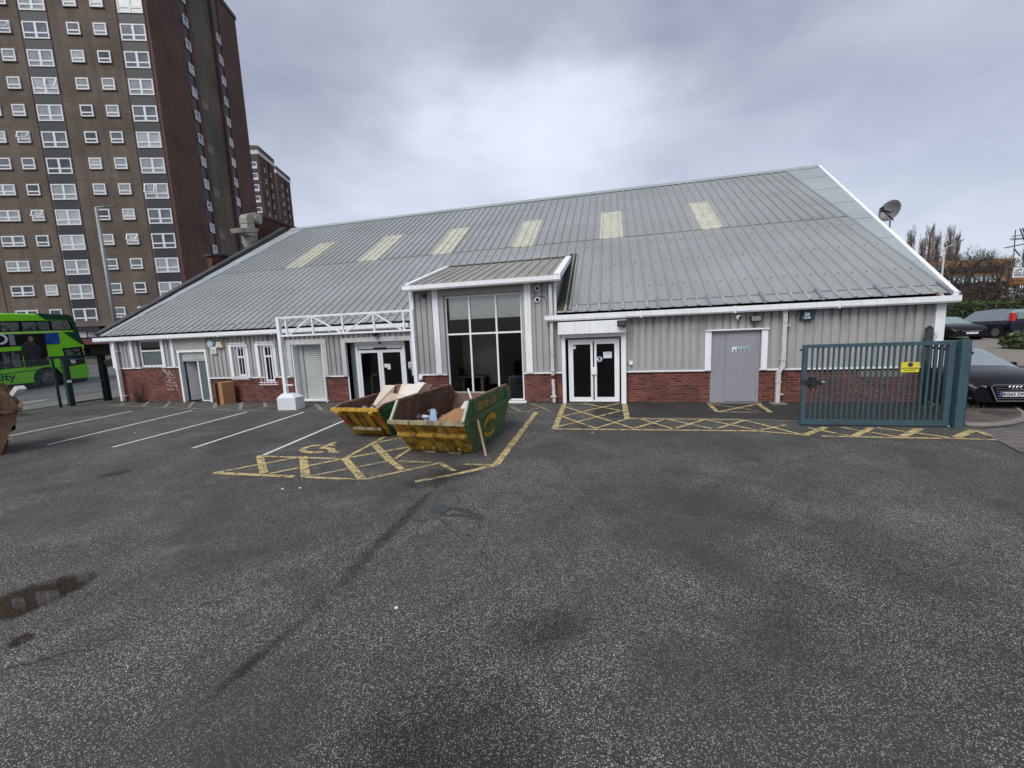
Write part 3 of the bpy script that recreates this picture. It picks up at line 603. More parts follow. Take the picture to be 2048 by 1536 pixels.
# entrance
frame(-9.14,-6.36,.93,2.26,.15,YF-.08,YF-.036,WHITE2,'entrance_surround',bottom=False)
ER=YF+.2
a=M(); a.box(-9.02,-8.98,YF-.03,ER,0,2.12); a.box(-6.42,-6.38,YF-.03,ER,0,2.12); a.box(-8.98,-6.42,YF-.03,ER,2.10,2.13); a.build('entrance_reveal',WHITE,B,True)
a=M(); a.box(-8.97,-8.79,ER-.02,ER+.02,.05,2.08); a.build('side_panel',mat('grey green side panel','#6c7876',.3,streak=.3),B,True)
frame(-8.76,-6.84,0,2.12,.1,ER-.05,ER+.05,WHITE,'entrance_frame')
a=M(); a.box(-8.66,-6.94,ER-.07,ER+.03,1.86,2.02); a.build('door_header',WHITE2,B,True)
for x0,x1 in ((-8.66,-7.81),(-7.80,-6.94)):
    f=M(); f.box(x0,x0+.09,ER-.03,ER+.01,.05,1.82); f.box(x1-.09,x1,ER-.03,ER+.01,.05,1.82); f.box(x0+.09,x1-.09,ER-.03,ER+.01,.05,.17); f.box(x0+.09,x1-.09,ER-.03,ER+.01,1.72,1.82); o=f.build('sliding_door',WHITE,B,True)
    p=M(); p.quad((x0+.05,ER-.01,.1),(x1-.05,ER-.01,.1),(x1-.05,ER-.01,1.78),(x0+.05,ER-.01,1.78)); p.build('pane',GLASS,o,True)
p=M(); p.quad((-6.84,ER,.05),(-6.42,ER,.05),(-6.42,ER,2.08),(-6.84,ER,2.08)); p.build('side_light',GLASS,B,True)
a=M()
for xa,xb,lb in ((-8.5,-7.95,'steel hoop rail seen through the left sliding door'),(-6.55,-6.2,'steel hoop rail seen through the narrow side light')): a=M(); a.tube([(xa,YF+.6,0),(xa,YF+.6,.82),(xa+.07,YF+.6,.9),(xb-.07,YF+.6,.95),(xb,YF+.6,.88),(xb,YF+.6,0)],.02,8); tag(a.build('barrier_rail',STEEL),lb,'rail')
a=M(); a.box(-8.0,-7.5,ER-.095,ER-.07,1.86,1.90); a.sphere((-7.75,ER-.1,2.05),.04,8,6); a.build('door_sensor',BLACK,B,True)
# glazed bay
window(-5.25,-2.69,.06,3.46,.055,YF+.06,'bay_window',mull=(-4.42,-3.53),trans=(2.24,))
a=M(); a.box(-5.62,-5.42,YF-.085,YF-.036,.955,3.74); a.box(-2.58,-2.38,YF-.085,YF-.036,.955,3.74); pieces(a,'bay_trim',WHITE,B)
a=M(); a.box(-5.42,-2.58,YF-.05,YF-.02,3.47,3.76); a.build('bay_fascia',mat('stained grey fascia','#9a9690',.5,var=.12,scale=3,streak=.3),B,True)
a=M(); a.box(-5.42,-5.25,YF-.05,YF+.001,.955,3.465); a.box(-2.69,-2.58,YF-.05,YF+.001,.955,3.465); pieces(a,'bay_reveal',mat('grey reveal','#a5a3a0',.6),B)
for x0,x1 in ((-5.12,-4.45),(-4.39,-3.56),(-3.5,-2.72)): shutter(x0,x1,2.7,3.42,YF+.13,'roller_shutter',mat('pale shutter laths','#e0e3de',.45,var=.05))
a=M(); a.box(-5.35,-2.62,YF-.1,YF+.22,-.0,.06); a.build('bay_sill',WHITE,B,True)
# dormer roof over the bay
DX0,DX1=-6.4,-1.48; DF=(12.05,3.84); DB=(15.6,4.9); ds=(DB[1]-DF[1])/(DB[0]-DF[0])
dz=lambda y:DF[1]+(y-DF[0])*ds
a=M(); a.add([(DX0,DF[0],dz(DF[0])),(DX1,DF[0],dz(DF[0])),(DX1,DB[0],dz(DB[0])),(DX0,DB[0],dz(DB[0])),(DX0,DF[0],dz(DF[0])-.06),(DX1,DF[0],dz(DF[0])-.06),(DX1,DB[0],dz(DB[0])-.06),(DX0,DB[0],dz(DB[0])-.06)],[(0,1,2,3),(4,7,6,5),(0,4,5,1),(1,5,6,2),(2,6,7,3),(3,7,4,0)])
x=DX0+.25
while x<DX1-.2:
    w,h=.07,.04; y0,y1=DF[0],DB[0]-.1
    a.add([(x-w/2,y0,dz(y0)+.001),(x-w*.25,y0,dz(y0)+h),(x+w*.25,y0,dz(y0)+h),(x+w/2,y0,dz(y0)+.001),(x-w/2,y1,dz(y1)+.001),(x-w*.25,y1,dz(y1)+h),(x+w*.25,y1,dz(y1)+h),(x+w/2,y1,dz(y1)+.001)],[(0,1,5,4),(1,2,6,5),(2,3,7,6),(0,3,2,1)]); x+=.3333
a.build('porch_roof',ROOF2,B,True)
a=M(); gutter(a,DX0-.05,DX1+.06,3.66,3.82,11.93,12.1); a.build('porch_gutter',WHITE,B,True)
a=M(); a.bar((DX1-.06,DF[0]+.05,dz(DF[0])+.03),(DX1-.06,DB[0],dz(DB[0])+.03),.17,.05); a.bar((DX1+.04,DF[0],dz(DF[0])-.04),(DX1+.04,DB[0],dz(DB[0])-.04),.03,.16); a.bar((DX0+.04,DF[0]+.05,dz(DF[0])+.03),(DX0+.04,DB[0],dz(DB[0])+.03),.16,.06); pieces(a,'porch_verge',WHITE,B)
a=M(); a.box(DX0+.1,DX1-.1,DB[0]-.05,DB[0]+.1,dz(DB[0])-.0,dz(DB[0])+.05); a.build('porch_ridge',LEAD,B,True)
a=M()
for xx in (-6.34,-1.64): a.add([(xx,YF,2.6),(xx,YF,3.78),(xx,DB[0],dz(DB[0])-.06),(xx,DB[0],rz(DB[0])-.1),(xx,EY,2.6)],[(0,1,2,3,4)])
pieces(a,'porch_cheek',mat('grey cheek panel','#a7a9a8',.6,var=.08),B)
a=M(); a.box(-6.42,-6.28,YF-.08,YF+.08,.96,3.7); a.box(-1.68,-1.6,YF-.08,YF+.06,2.69,3.7); pieces(a,'porch_corner_trim',WHITE,B)
a=M(); a.quad(P3(-1.62,EY+.1,.02),P3(-1.22,EY+.1,.03),P3(-1.22,DB[0]+.35,.03),P3(-1.5,DB[0]+.35,.02)); a.build('valley_gutter',MOSS,B,True)
a=M(); a.bar(P3(-1.2,EY+.05,.045),P3(-1.2,DB[0]+.3,.045),.04,.04); a.build('valley_edge',FLASH,B,True)
# double door
a=M(); a.box(-1.54,.41,YF-.34,YF-.0,2.1,2.46); a.build('door_canopy_box',WHITE,B,True,bevel=.008)
a=M(); a.box(-1.46,-1.36,YF-.14,YF+.05,0,2.1); a.box(.27,.41,YF-.16,YF+.05,0,2.1); a.box(-1.36,.27,YF-.1,YF+.05,1.99,2.09); pieces(a,'door_post',WHITE,B)
shutter(-1.36,.27,1.93,2.09,YF-.02,'rolled_shutter',mat('grimy shutter','#77746c',.6,streak=.5),.04)
frame(-1.28,.22,0,1.93,.07,YF+.0,YF+.07,WHITE,'double_door_frame')
for x0,x1,s in ((-1.21,-.55,1),(-.51,.15,-1)):
    f=M(); f.box(x0,x0+.07,YF+.01,YF+.06,.05,1.86); f.box(x1-.07,x1,YF+.01,YF+.06,.05,1.86); f.box(x0+.07,x1-.07,YF+.01,YF+.06,.05,.17); f.box(x0+.07,x1-.07,YF+.01,YF+.06,1.78,1.86); o=f.build('glazed_door',WHITE,B,True)
    p=M(); p.quad((x0+.03,YF+.035,.1),(x1-.03,YF+.035,.1),(x1-.03,YF+.035,1.82),(x0+.03,YF+.035,1.82)); p.build('pane',GLASS,o,True)
    h=M(); xh=x1-.06 if s>0 else x0-.02; h.box(xh,xh+.1,YF-.03,YF+.01,.86,1.08); h.build('door_handle',WHITE,o,True,bevel=.01)
# grey fire door
a=M(); a.box(2.70,3.93,YF-.02,YF+.06,0,2.0); gdw=a.build('fire_door',GREYD,B,True)
a=M(); a.box(3.06,3.075,YF-.028,YF-.02,.03,1.95); a.box(3.08,3.86,YF-.034,YF-.02,.05,1.93); a.build('door_leaf',GREYD,gdw,True,bevel=.006)
a=M(); a.box(3.84,3.87,YF-.05,YF-.02,1.6,1.72); a.box(3.84,3.87,YF-.05,YF-.02,.28,.4); pieces(a,'hinge',GREYD,gdw)
a=M(); a.box(2.54,2.70,YF-.09,YF-.036,.94,2.04); a.box(3.95,4.1,YF-.09,YF-.036,.94,2.04); a.box(2.54,4.12,YF-.13,YF-.036,2.04,2.075); pieces(a,'door_trim',WHITE,B)
a=M(); a.box(2.6,4.0,YF-.12,YF,.0,.03); a.build('door_step',KERB,B,True)
# stone lintel band in right brick
a=M(); a.box(6.25,7.3,YF-.012,YF-.001,.70,.86); a.build('stone_band',mat('old concrete lintel','#7b7466',.85,var=.2),B,True)
a=M(); a.box(XL,XR,YF-.02,YF,-.01,.035); a.build('wall_base_fillet',mat('mossy base','#3d3b33',.9,var=.3,col2='#55603a',s2=3,t2=(.55,.65)),B,True)
# interior
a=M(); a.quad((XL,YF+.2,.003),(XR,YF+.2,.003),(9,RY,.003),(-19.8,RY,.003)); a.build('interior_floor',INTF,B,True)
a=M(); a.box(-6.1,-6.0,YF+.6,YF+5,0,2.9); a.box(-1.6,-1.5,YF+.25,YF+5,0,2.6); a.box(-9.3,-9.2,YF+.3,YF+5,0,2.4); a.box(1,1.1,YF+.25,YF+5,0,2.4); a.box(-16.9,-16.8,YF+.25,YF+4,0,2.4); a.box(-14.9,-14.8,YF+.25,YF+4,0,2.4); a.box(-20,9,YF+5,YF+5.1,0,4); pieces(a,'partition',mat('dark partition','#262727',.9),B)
a=M(); a.box(-5.3,-4.35,YF+1.6,YF+1.7,.75,2.2); a.box(-4.35,-3.95,YF+1.6,YF+2.3,.4,2.2); pieces(a,'white_panel',mat('shade grey inner panel','#6c6f6d',.8),B)  # white panel coloured grey, the dim room's shade is painted in
a=M(); a.box(-5.3,-4.3,YF+1.0,YF+1.5,.7,.74); a.box(-5.2,-5.1,YF+1.1,YF+1.4,0,.7); a.box(-4.5,-4.4,YF+1.1,YF+1.4,0,.7); tag(a.build('desk',mat('desk top','#7a7266',.6)),'desk standing behind the left pane of the glazed bay','desk')
fr=thing('display_fridge','low black cabinet with a blue top behind the right pane of the bay','cabinet',(-3.0,YF+.6,0))
a=M(); a.box(-3.27,-2.75,YF+.4,YF+.8,0,.76); a.build('cabinet_body',mat('cabinet black','#1b1c1e',.4),fr,True,bevel=.01)
a=M(); a.box(-3.29,-2.73,YF+.38,YF+.82,.76,.80); a.build('cabinet_top',mat('blue top','#3f5f86',.5),fr,True)
a=M()
for x in (-3.28,-2.75): a.box(x,x+.02,YF+.375,YF+.4,0,.76)
pieces(a,'cabinet_edge',STEEL,fr)
# graffiti
gf=M()
def gline(pts,r=.010):
    gf.tube([(*onY(200+x*.12695,660+y*.12695,YF-.004)[[0]],YF-.004,onY(200+x*.12695,660+y*.12695,YF-.004)[2]) for x,y in pts],r,5)
for L in ([(990,625),(1080,700),(1070,760)],[(1000,630),(1060,640),(1040,690),(1100,680),(1080,640),(1130,700)],[(1100,620),(1110,690),(1160,640)],[(1060,720),(1100,700),(1050,745),(1110,750)],[(1130,720),(1180,700),(1185,750),(1140,775),(1110,740),(1140,700)],[(1080,780),(1120,780)],[(1080,795),(1110,797)],[(1080,815),(1035,820),(1045,870),(1085,860)],[(1045,870),(1050,930),(1105,940)],[(1130,825),(1090,830),(1100,880),(1140,875)],[(1105,880),(1115,935),(1170,935)],[(1150,825),(1185,820),(1205,890),(1232,960)],[(1150,825),(1165,885),(1225,880)]): gline(L)
gf.build('graffiti',mat('white spray paint','#cfc4c0',.7),B,True)
# ------------------------------------------------------------- wall mounted fittings
def wallY(px,py,y): return onY(px,py,y)
def fit(name,label,cat,px,py,builder,off=.1,group=None):
    p=wallY(px,py,YF-off); t=thing(name,label,cat,(p[0],YF-.04,p[2]),0,group); builder(t); return t
CREAM=mat('cream plastic','#cfc9ad',.5); LBLUE=mat('pale blue plastic','#a9c0cf',.5); BLUEP=mat('navy plastic','#16324a',.45)
def alarm_tri(t):
    a=M(); a.prism([(-.17,-.1),(.17,-.1),(.09,.12),(-.09,.12)],lambda u,v,w:(u,w,v),-.09,.0); a.build('alarm_cover',CREAM,t,bevel=.01); a=M(); a.prism([(-.05,-.05),(.05,-.05),(0,.05)],lambda u,v,w:(u,w,v),-.1,-.088); a.build('alarm_emblem',LBLUE,t)
fit('alarm_box','cream triangular alarm box under the gutter beside the pale blue one','alarm',438,690,alarm_tri)
def alarm_hex(t):
    a=M(); a.prism([(-.15,.04),(-.08,.14),(.08,.14),(.15,.04),(.1,-.1),(-.1,-.1)],lambda u,v,w:(u,w,v),-.09,.0); a.build('alarm_cover',LBLUE,t,bevel=.01); a=M(); a.box(-.06,.06,-.1,-.088,-.02,.02); a.build('alarm_emblem',CREAM,t)
fit('alarm_box','pale blue six sided alarm box above the small vent','alarm',421,689,alarm_hex)
def ventb(t):
    a=M(); a.box(-.12,.12,-.07,0,-.13,.13); a.build('vent_case',WHITE,t,bevel=.01); a=M()
    for i in range(4): a.box(-.08,.08,-.078,-.07,-.09+i*.045,-.075+i*.045)
    a.build('vent_louvre',mat('vent slot','#70706c',.7),t)
fit('wall_vent','square white louvred vent below the blue alarm box','vent',427,701,ventb)
def bell(t):
    a=M(); a.prism([(-.155,-.1),(.17,-.1),(.1,.17),(-.09,.17)],lambda u,v,w:(u,w,v),-.1,.0); a.build('alarm_cover',BLUEP,t,bevel=.012)
    a=M(); a.box(-.055,.055,-.106,-.1,-.01,.1); a.build('emblem_square',mat('sign white','#d8dde0',.5),t); 
    a=textM('C',.12,.002,True).xf(face_front((0,-.11,.045))); a.build('lettering',BLUEP,t)
    a=textM('Chubb',.065,.002,True).xf(face_front((0,-.105,-.05))); a.build('lettering',mat('sign white','#d8dde0'),t)
fit('alarm_box','dark blue alarm box with a white C, high on the wall left of the gate','alarm',1613,632,bell)
def dome(col):
    def f(t):
        a=M(); a.tube([(0,0,0),(0,-.05,0)],.085,16); a.build('camera_base',WHITE if col else BLACK,t); a=M(); a.sphere((0,-.05,0),.055,12,8); a.build('camera_dome',BLACK,t,smooth=True)
    return f
fit('dome_camera','upper of the two white rimmed dome cameras right of the bay window','camera',1074.5,577,dome(1))
fit('dome_camera','lower of the two white rimmed dome cameras, with a cable looping over it','camera',1074.5,599,dome(1))
fit('dome_camera','small all black dome camera on the bay cladding above the truss frame','camera',847,591,dome(0))
a=M(); a.tube([wallY(1064,596,YF-.06),wallY(1075,592,YF-.07),wallY(1088,593,YF-.07),wallY(1092,602,YF-.06),wallY(1093,640,YF-.06)],.008,5); tag(a.build('cable',BLACK),'thin black cable looping over the lower dome camera','cable')
def cam2(t):
    a=M(); a.tube([(0,0,.02),(0,-.06,0)],.05,12); a.sphere((0,-.1,-.02),.065,12,8); a.build('camera_body',WHITE,t,smooth=True); a=M(); a.sphere((.02,-.14,-.03),.04,10,6); a.build('lens',BLACK,t)
fit('ball_camera','white ball camera under the gutter left of the floodlight','camera',1476,633,cam2)
def flood(t):
    a=M(); a.box(-.13,.13,-.16,-.06,-.09,.08); a.bar((0,-.02,.05),(0,-.1,.02),.03); a.build('lamp_case',BLACK,t,bevel=.008); a=M(); a.box(-.11,.11,-.166,-.16,-.06,.06); a.build('lamp_glass',mat('lamp glass','#7d8078',.2),t)
fit('floodlight','black rectangular floodlight above the grey fire door','floodlight',1510,637,flood)
def flood2(t):
    a=M(); a.box(-.12,.13,-.46,-.34,-.09,.08); a.build('lamp_case',BLACK,t,bevel=.008); a=M(); a.box(-.09,.1,-.466,-.46,-.06,.04); a.build('lamp_glass',mat('brown lamp glass','#4b4640',.2),t); a=M(); a.box(.03,.1,-.44,-.38,-.13,-.09); a.build('sensor',BLACK,t)
fit('floodlight','brown glassed floodlight on the corner of the white box over the double doors','floodlight',1243,646,flood2,off=.4)
def spk(t):
    a=M(); a.sphere((0,-.13,0),.11,14,8,(1,1,.6)); a.tube([(0,0,.05),(0,-.1,.05)],.03,8); a.build('lamp_case',BLACK,t,smooth=True)
fit('entrance_lamp','black half round lamp above the sliding entrance doors','lamp',752,668,spk)
def bells(t):
    a=M(); a.tube([(0,-.05,.07),(0,-.05,-.07)],.08,12); a.box(-.04,.04,-.05,0,-.05,.05); a.build('bell_case',WHITE,t,smooth=True); a=M(); a.tube([(0,-.1,-.14),(0,-.1,-.17)],[.12,.09],14); a.box(-.03,.03,-.1,0,-.17,-.14); a.build('dish',WHITE,t)
fit('wall_ashtray','white wall ashtray and bin on the bricks right of the sliding doors','ashtray',841,756,bells)
def sw(t):
    a=M(); a.box(-.05,.05,-.04,0,-.06,.06); a.build('box_body',WHITE,t,bevel=.006); a=M(); a.box(-.15,-.07,-.03,0,-.04,.05); a.build('key_switch',GREYD,t); 
fit('intercom','small white intercom and key switch right of the double doors','intercom',1262,726,sw)
SW=mat('sign white','#d8dde0'); PAPER=mat('paper','#cdd6dc',.8)
def sign(name,label,x,z,w,h,y,m_,extra=None,cat='sign'):
    t=thing(name,label,cat,(x,y,z)); a=M(); a.box(-w/2,w/2,-.006,0,-h/2,h/2); a.build('plate',m_,t)
    if extra: extra(t)
    return t
def fe(t):
    a=M(); a.box(-.09,.2,-.008,-.006,.005,.062); a.build('green_band',mat('sign green','#4aa088',.5),t); a=M(); a.box(-.09,.2,-.008,-.006,-.062,-.005); a.build('blue_band',mat('sign blue','#12395c',.5),t)
    textM('Fire exit',.052,.001,True).xf(face_front((.04,-.0095,.034))).build('lettering',SW,t); textM('Keep clear',.052,.001,True).xf(face_front((.055,-.0095,-.034))).build('lettering',SW,t)
    a=M(); a.disc((-.145,-.006,-.033),(0,-1,0),.028,.003); a.build('mandatory_disc',mat('sign blue','#12395c'),t); textM('!',.04,.001,True).xf(face_front((-.145,-.0105,-.033))).build('lettering',SW,t)
p=onY(1480.5,698.5,YF-.04); sign('safety_sign','green and blue fire exit keep clear sign on the grey door',p[0],p[2],.42,.14,YF-.036,SW,fe)
def cl(t): textM('CLOSED',.045,.0006).xf(face_front((0,-.008,.05))).build('lettering',mat('ink','#3d4650'),t)
p=onY(1215,710,YF); sign('paper_notice','white paper notice with handwriting taped inside the right glazed door',p[0],p[2],.25,.19,YF+.03,PAPER,cl,'notice')
def hand(t):
    a=M(); a.sphere((0,-.006,.01),.035,10,6,(1,.15,1)); 
    for k,an in enumerate((-40,-15,5,25,60)): a.bar((0,-.008,.01),(.055*math.sin(R_(an)),-.008,.01+.06*math.cos(R_(an))),.014,.004)
    a.build('hand_symbol',mat('ink navy','#161c3a'),t); a=M(); a.box(-.055,.055,-.0085,-.0065,-.055,-.038); a.build('text_bar',mat('ink navy','#161c3a'),t)
p=onY(1199,718.5,YF); t=thing('door_sticker','round white sticker with a dark hand on the right glazed door','sticker',(p[0],YF+.03,p[2])); a=M(); a.disc((0,0,0),(0,-1,0),.082,.005,24); a.build('plate',mat('sticker lilac','#c9c6dc'),t); hand(t)
p=onY(1148,695,YF); sign('door_sticker','small square pale sticker high on the left glazed door',p[0],p[2],.1,.1,YF+.03,PAPER,None,'sticker')
p=onY(773,731,ER); sign('paper_notice','left of the two paper notices on the sliding doors',p[0],p[2],.12,.13,ER-.035,SW,None,'notice')
p=onY(779.5,733,ER); sign('paper_notice','taller greenish notice, right of the two on the sliding doors',p[0],p[2],.12,.19,ER-.045,PAPER,None,'notice')
def wn(t):
    a=M(); a.prism([(-.05,-.02),(.05,-.02),(0,.08)],lambda u,v,w:(u,w,v),-.009,-.006); a.build('warning_triangle',mat('warning yellow','#b5ad35'),t); a=M(); a.disc((0,-.006,-.11),(0,-1,0),.05,.004); a.build('blue_disc',mat('disc blue','#3f79a6'),t)
p=onY(821,730,ER); sign('warning_sticker','yellow triangle and blue disc sticker on the side light by the truss post',p[0]+.0,p[2],.14,.22,ER-.01,SW,wn,'sticker')
# ------------------------------------------------------------- truss frame canopy
TY=11.15
T=thing('truss_frame','white steel lattice frame standing before the shutter and sliding doors','frame',(-10.5,TY,0))
def tw(px,py): q=onY(px,py,TY); return (q[0],TY,q[2])
xl=tw(563,700)[0]; xr=tw(829,700)[0]; zt=tw(690,633)[2]; zb_=tw(690,668)[2]
zt=tw(560,636)[2]; zb_=tw(560,672)[2]
for x,z0 in ((xl,.3),(xr,0)): a=M(); a.bar((x,TY,z0),(x,TY,zt+.03),.11,.11); a.box(x+.055,x+.3,TY-.03,TY+.03,.78,.82); a.build('post',WHITE,T,True)
a=M(); a.bar((xl+.06,TY,zt),(xr-.06,TY,zt),.06,.06); a.build('top_chord',WHITE,T,True); a=M(); a.bar((xl+.06,TY,zb_),(xr-.06,TY,zb_),.07,.06); a.build('bottom_chord',WHITE,T,True)
L=xr-xl
for f_ in (.06,.27,.5,.73,.94): a=M(); a.bar((xl+L*f_,TY,zb_+.03),(xl+L*f_,TY,zt-.03),.05,.05); a.build('upright',WHITE,T,True)
for f0,f1 in ((.08,.26),(.48,.28),(.52,.72),(.92,.74)): a=M(); a.bar((xl+L*f0,TY-.004,zb_+.03),(xl+L*f1,TY-.004,zt-.03),.045,.04); a.build('diagonal',WHITE,T,True)
bb=[(G(548,814)[0],G(548,814)[1]),(G(568,818)[0]-.02,G(568,818)[1]),(G(598,806)[0],G(598,806)[1]),(-10.75,11.75),(-11.0,11.7),(-11.3,11.5)]
cx_,cy_=xl,TY; bb=[(cx_-.32,cy_+.12),(cx_-.12,cy_-.3),(cx_+.5,cy_-.2),(cx_+.5,cy_+.2),(cx_+.1,cy_+.35)]
a=M(); a.prism(bb,lambda u,v,t:(cx_+(u-cx_)*1.0,v,t),0,.4); n5=len(bb); a.add([(u,v,.4) for u,v in bb]+[(cx_+(u-cx_)*.55,cy_+(v-cy_)*.5,.52) for u,v in bb],[tuple(range(n5,2*n5))]+[(i,(i+1)%n5,n5+(i+1)%n5,n5+i) for i in range(n5)])
a.build('concrete_base',mat('white painted concrete','#d6d8dc',.7,var=.06,col2='#8a8880',s2=4,t2=(.66,.75)),T,True)
# cardboard box
bxp=(-14.1,12.05); cb=thing('cardboard_box','tall open brown cardboard box standing against the brick wall','box',(bxp[0],bxp[1],0),R_(-18))
a=M(); w_,d2,h_=.21,.2,.82
a.box(-w_,-w_+.012,-d2,d2,0,h_); a.box(w_-.012,w_,-d2,d2,0,h_); a.box(-w_+.012,w_-.012,d2-.012,d2,0,h_); a.box(-w_+.012,w_-.012,-d2+.012,d2-.012,0,.012); a.box(-w_+.012,w_-.012,-d2,d2-.012,h_-.012,h_); a.build('carton',CARD,cb)
a=M(); a.bar((-w_+.005,-d2-.0,h_/2),(-w_+.12,-d2-.12,h_/2),.01,h_); a.bar((w_-.005,-d2,h_/2),(-w_*.1,-d2-.03,h_/2),.01,h_); a.build('flap',CARD,cb)
# shrub at wall
def shrub(loc,h,n,label,mt=TWIGD,seed=1,name='bare_shrub'):
    rs=random.Random(seed); a=M(); x,y,z=loc
    for i in range(n):
        an=rs.uniform(-1.1,1.1); p=Vector((x+rs.uniform(-.12,.12),y+rs.uniform(-.05,.05),z)); pts=[p]
        L=h*rs.uniform(.5,1)
        for k in range(1,6): pts.append(p+Vector((math.sin(an)*L*k/5*.6+rs.uniform(-.04,.04),rs.uniform(-.1,.04),L*k/5*math.cos(an*.5))))
        a.tube(pts,[.012,.01,.008,.006,.004,.002],4)
        for k in (2,3,4):
            q=pts[k]; a.tube([q,q+Vector((rs.uniform(-.2,.2),rs.uniform(-.08,.02),rs.uniform(.05,.25)))],[.004,.002],3)
    for i in range(60):
        q=Vector((x+rs.gauss(0,.16),y+rs.uniform(-.1,.05),z+abs(rs.gauss(0,.07)))); a.quad(q,q+Vector((.04,0,.02)),q+Vector((.02,.02,.05)))
    return tag(a.build(name,mt),label,'shrub')
shrub((-18.75,12.2,0),1.05,16,'bare dark red shrub growing against the bricks below the window')
def tuft(name,loc,label,n=60,r=.25,mt=LEAF,h=.12):
    rs=random.Random(int(abs(loc[0])*100)); a=M()
    for i in range(n):
        q=Vector((loc[0]+rs.gauss(0,r),loc[1]+rs.gauss(0,r*.35),loc[2])); d=Vector((rs.uniform(-.05,.05),rs.uniform(-.04,.04),h*rs.uniform(.4,1))); a.quad(q-Vector((.01,0,0)),q+Vector((.01,0,0)),q+d)
    o=a.build(name,mt); tag(o,label,None); o['kind']='stuff'
tuft('weeds',(-19.9,12.2,0),'green weeds at the foot of the left downpipe',120,.3); tuft('weeds',(-17.6,12.28,0),'thin moss and weeds under the graffiti',120,.7,h=.05); tuft('weeds',(-20.4,9.6,0),'grassy weeds along the mesh fence',160,.35,h=.14); tuft('weeds',(7.5,11.3,0),'weeds behind the open gate',160,.35,h=.25); tuft('weeds',(-10.5,12.2,0),'leaf litter by the white base block',60,.3,mt=TWIGD,h=.04)
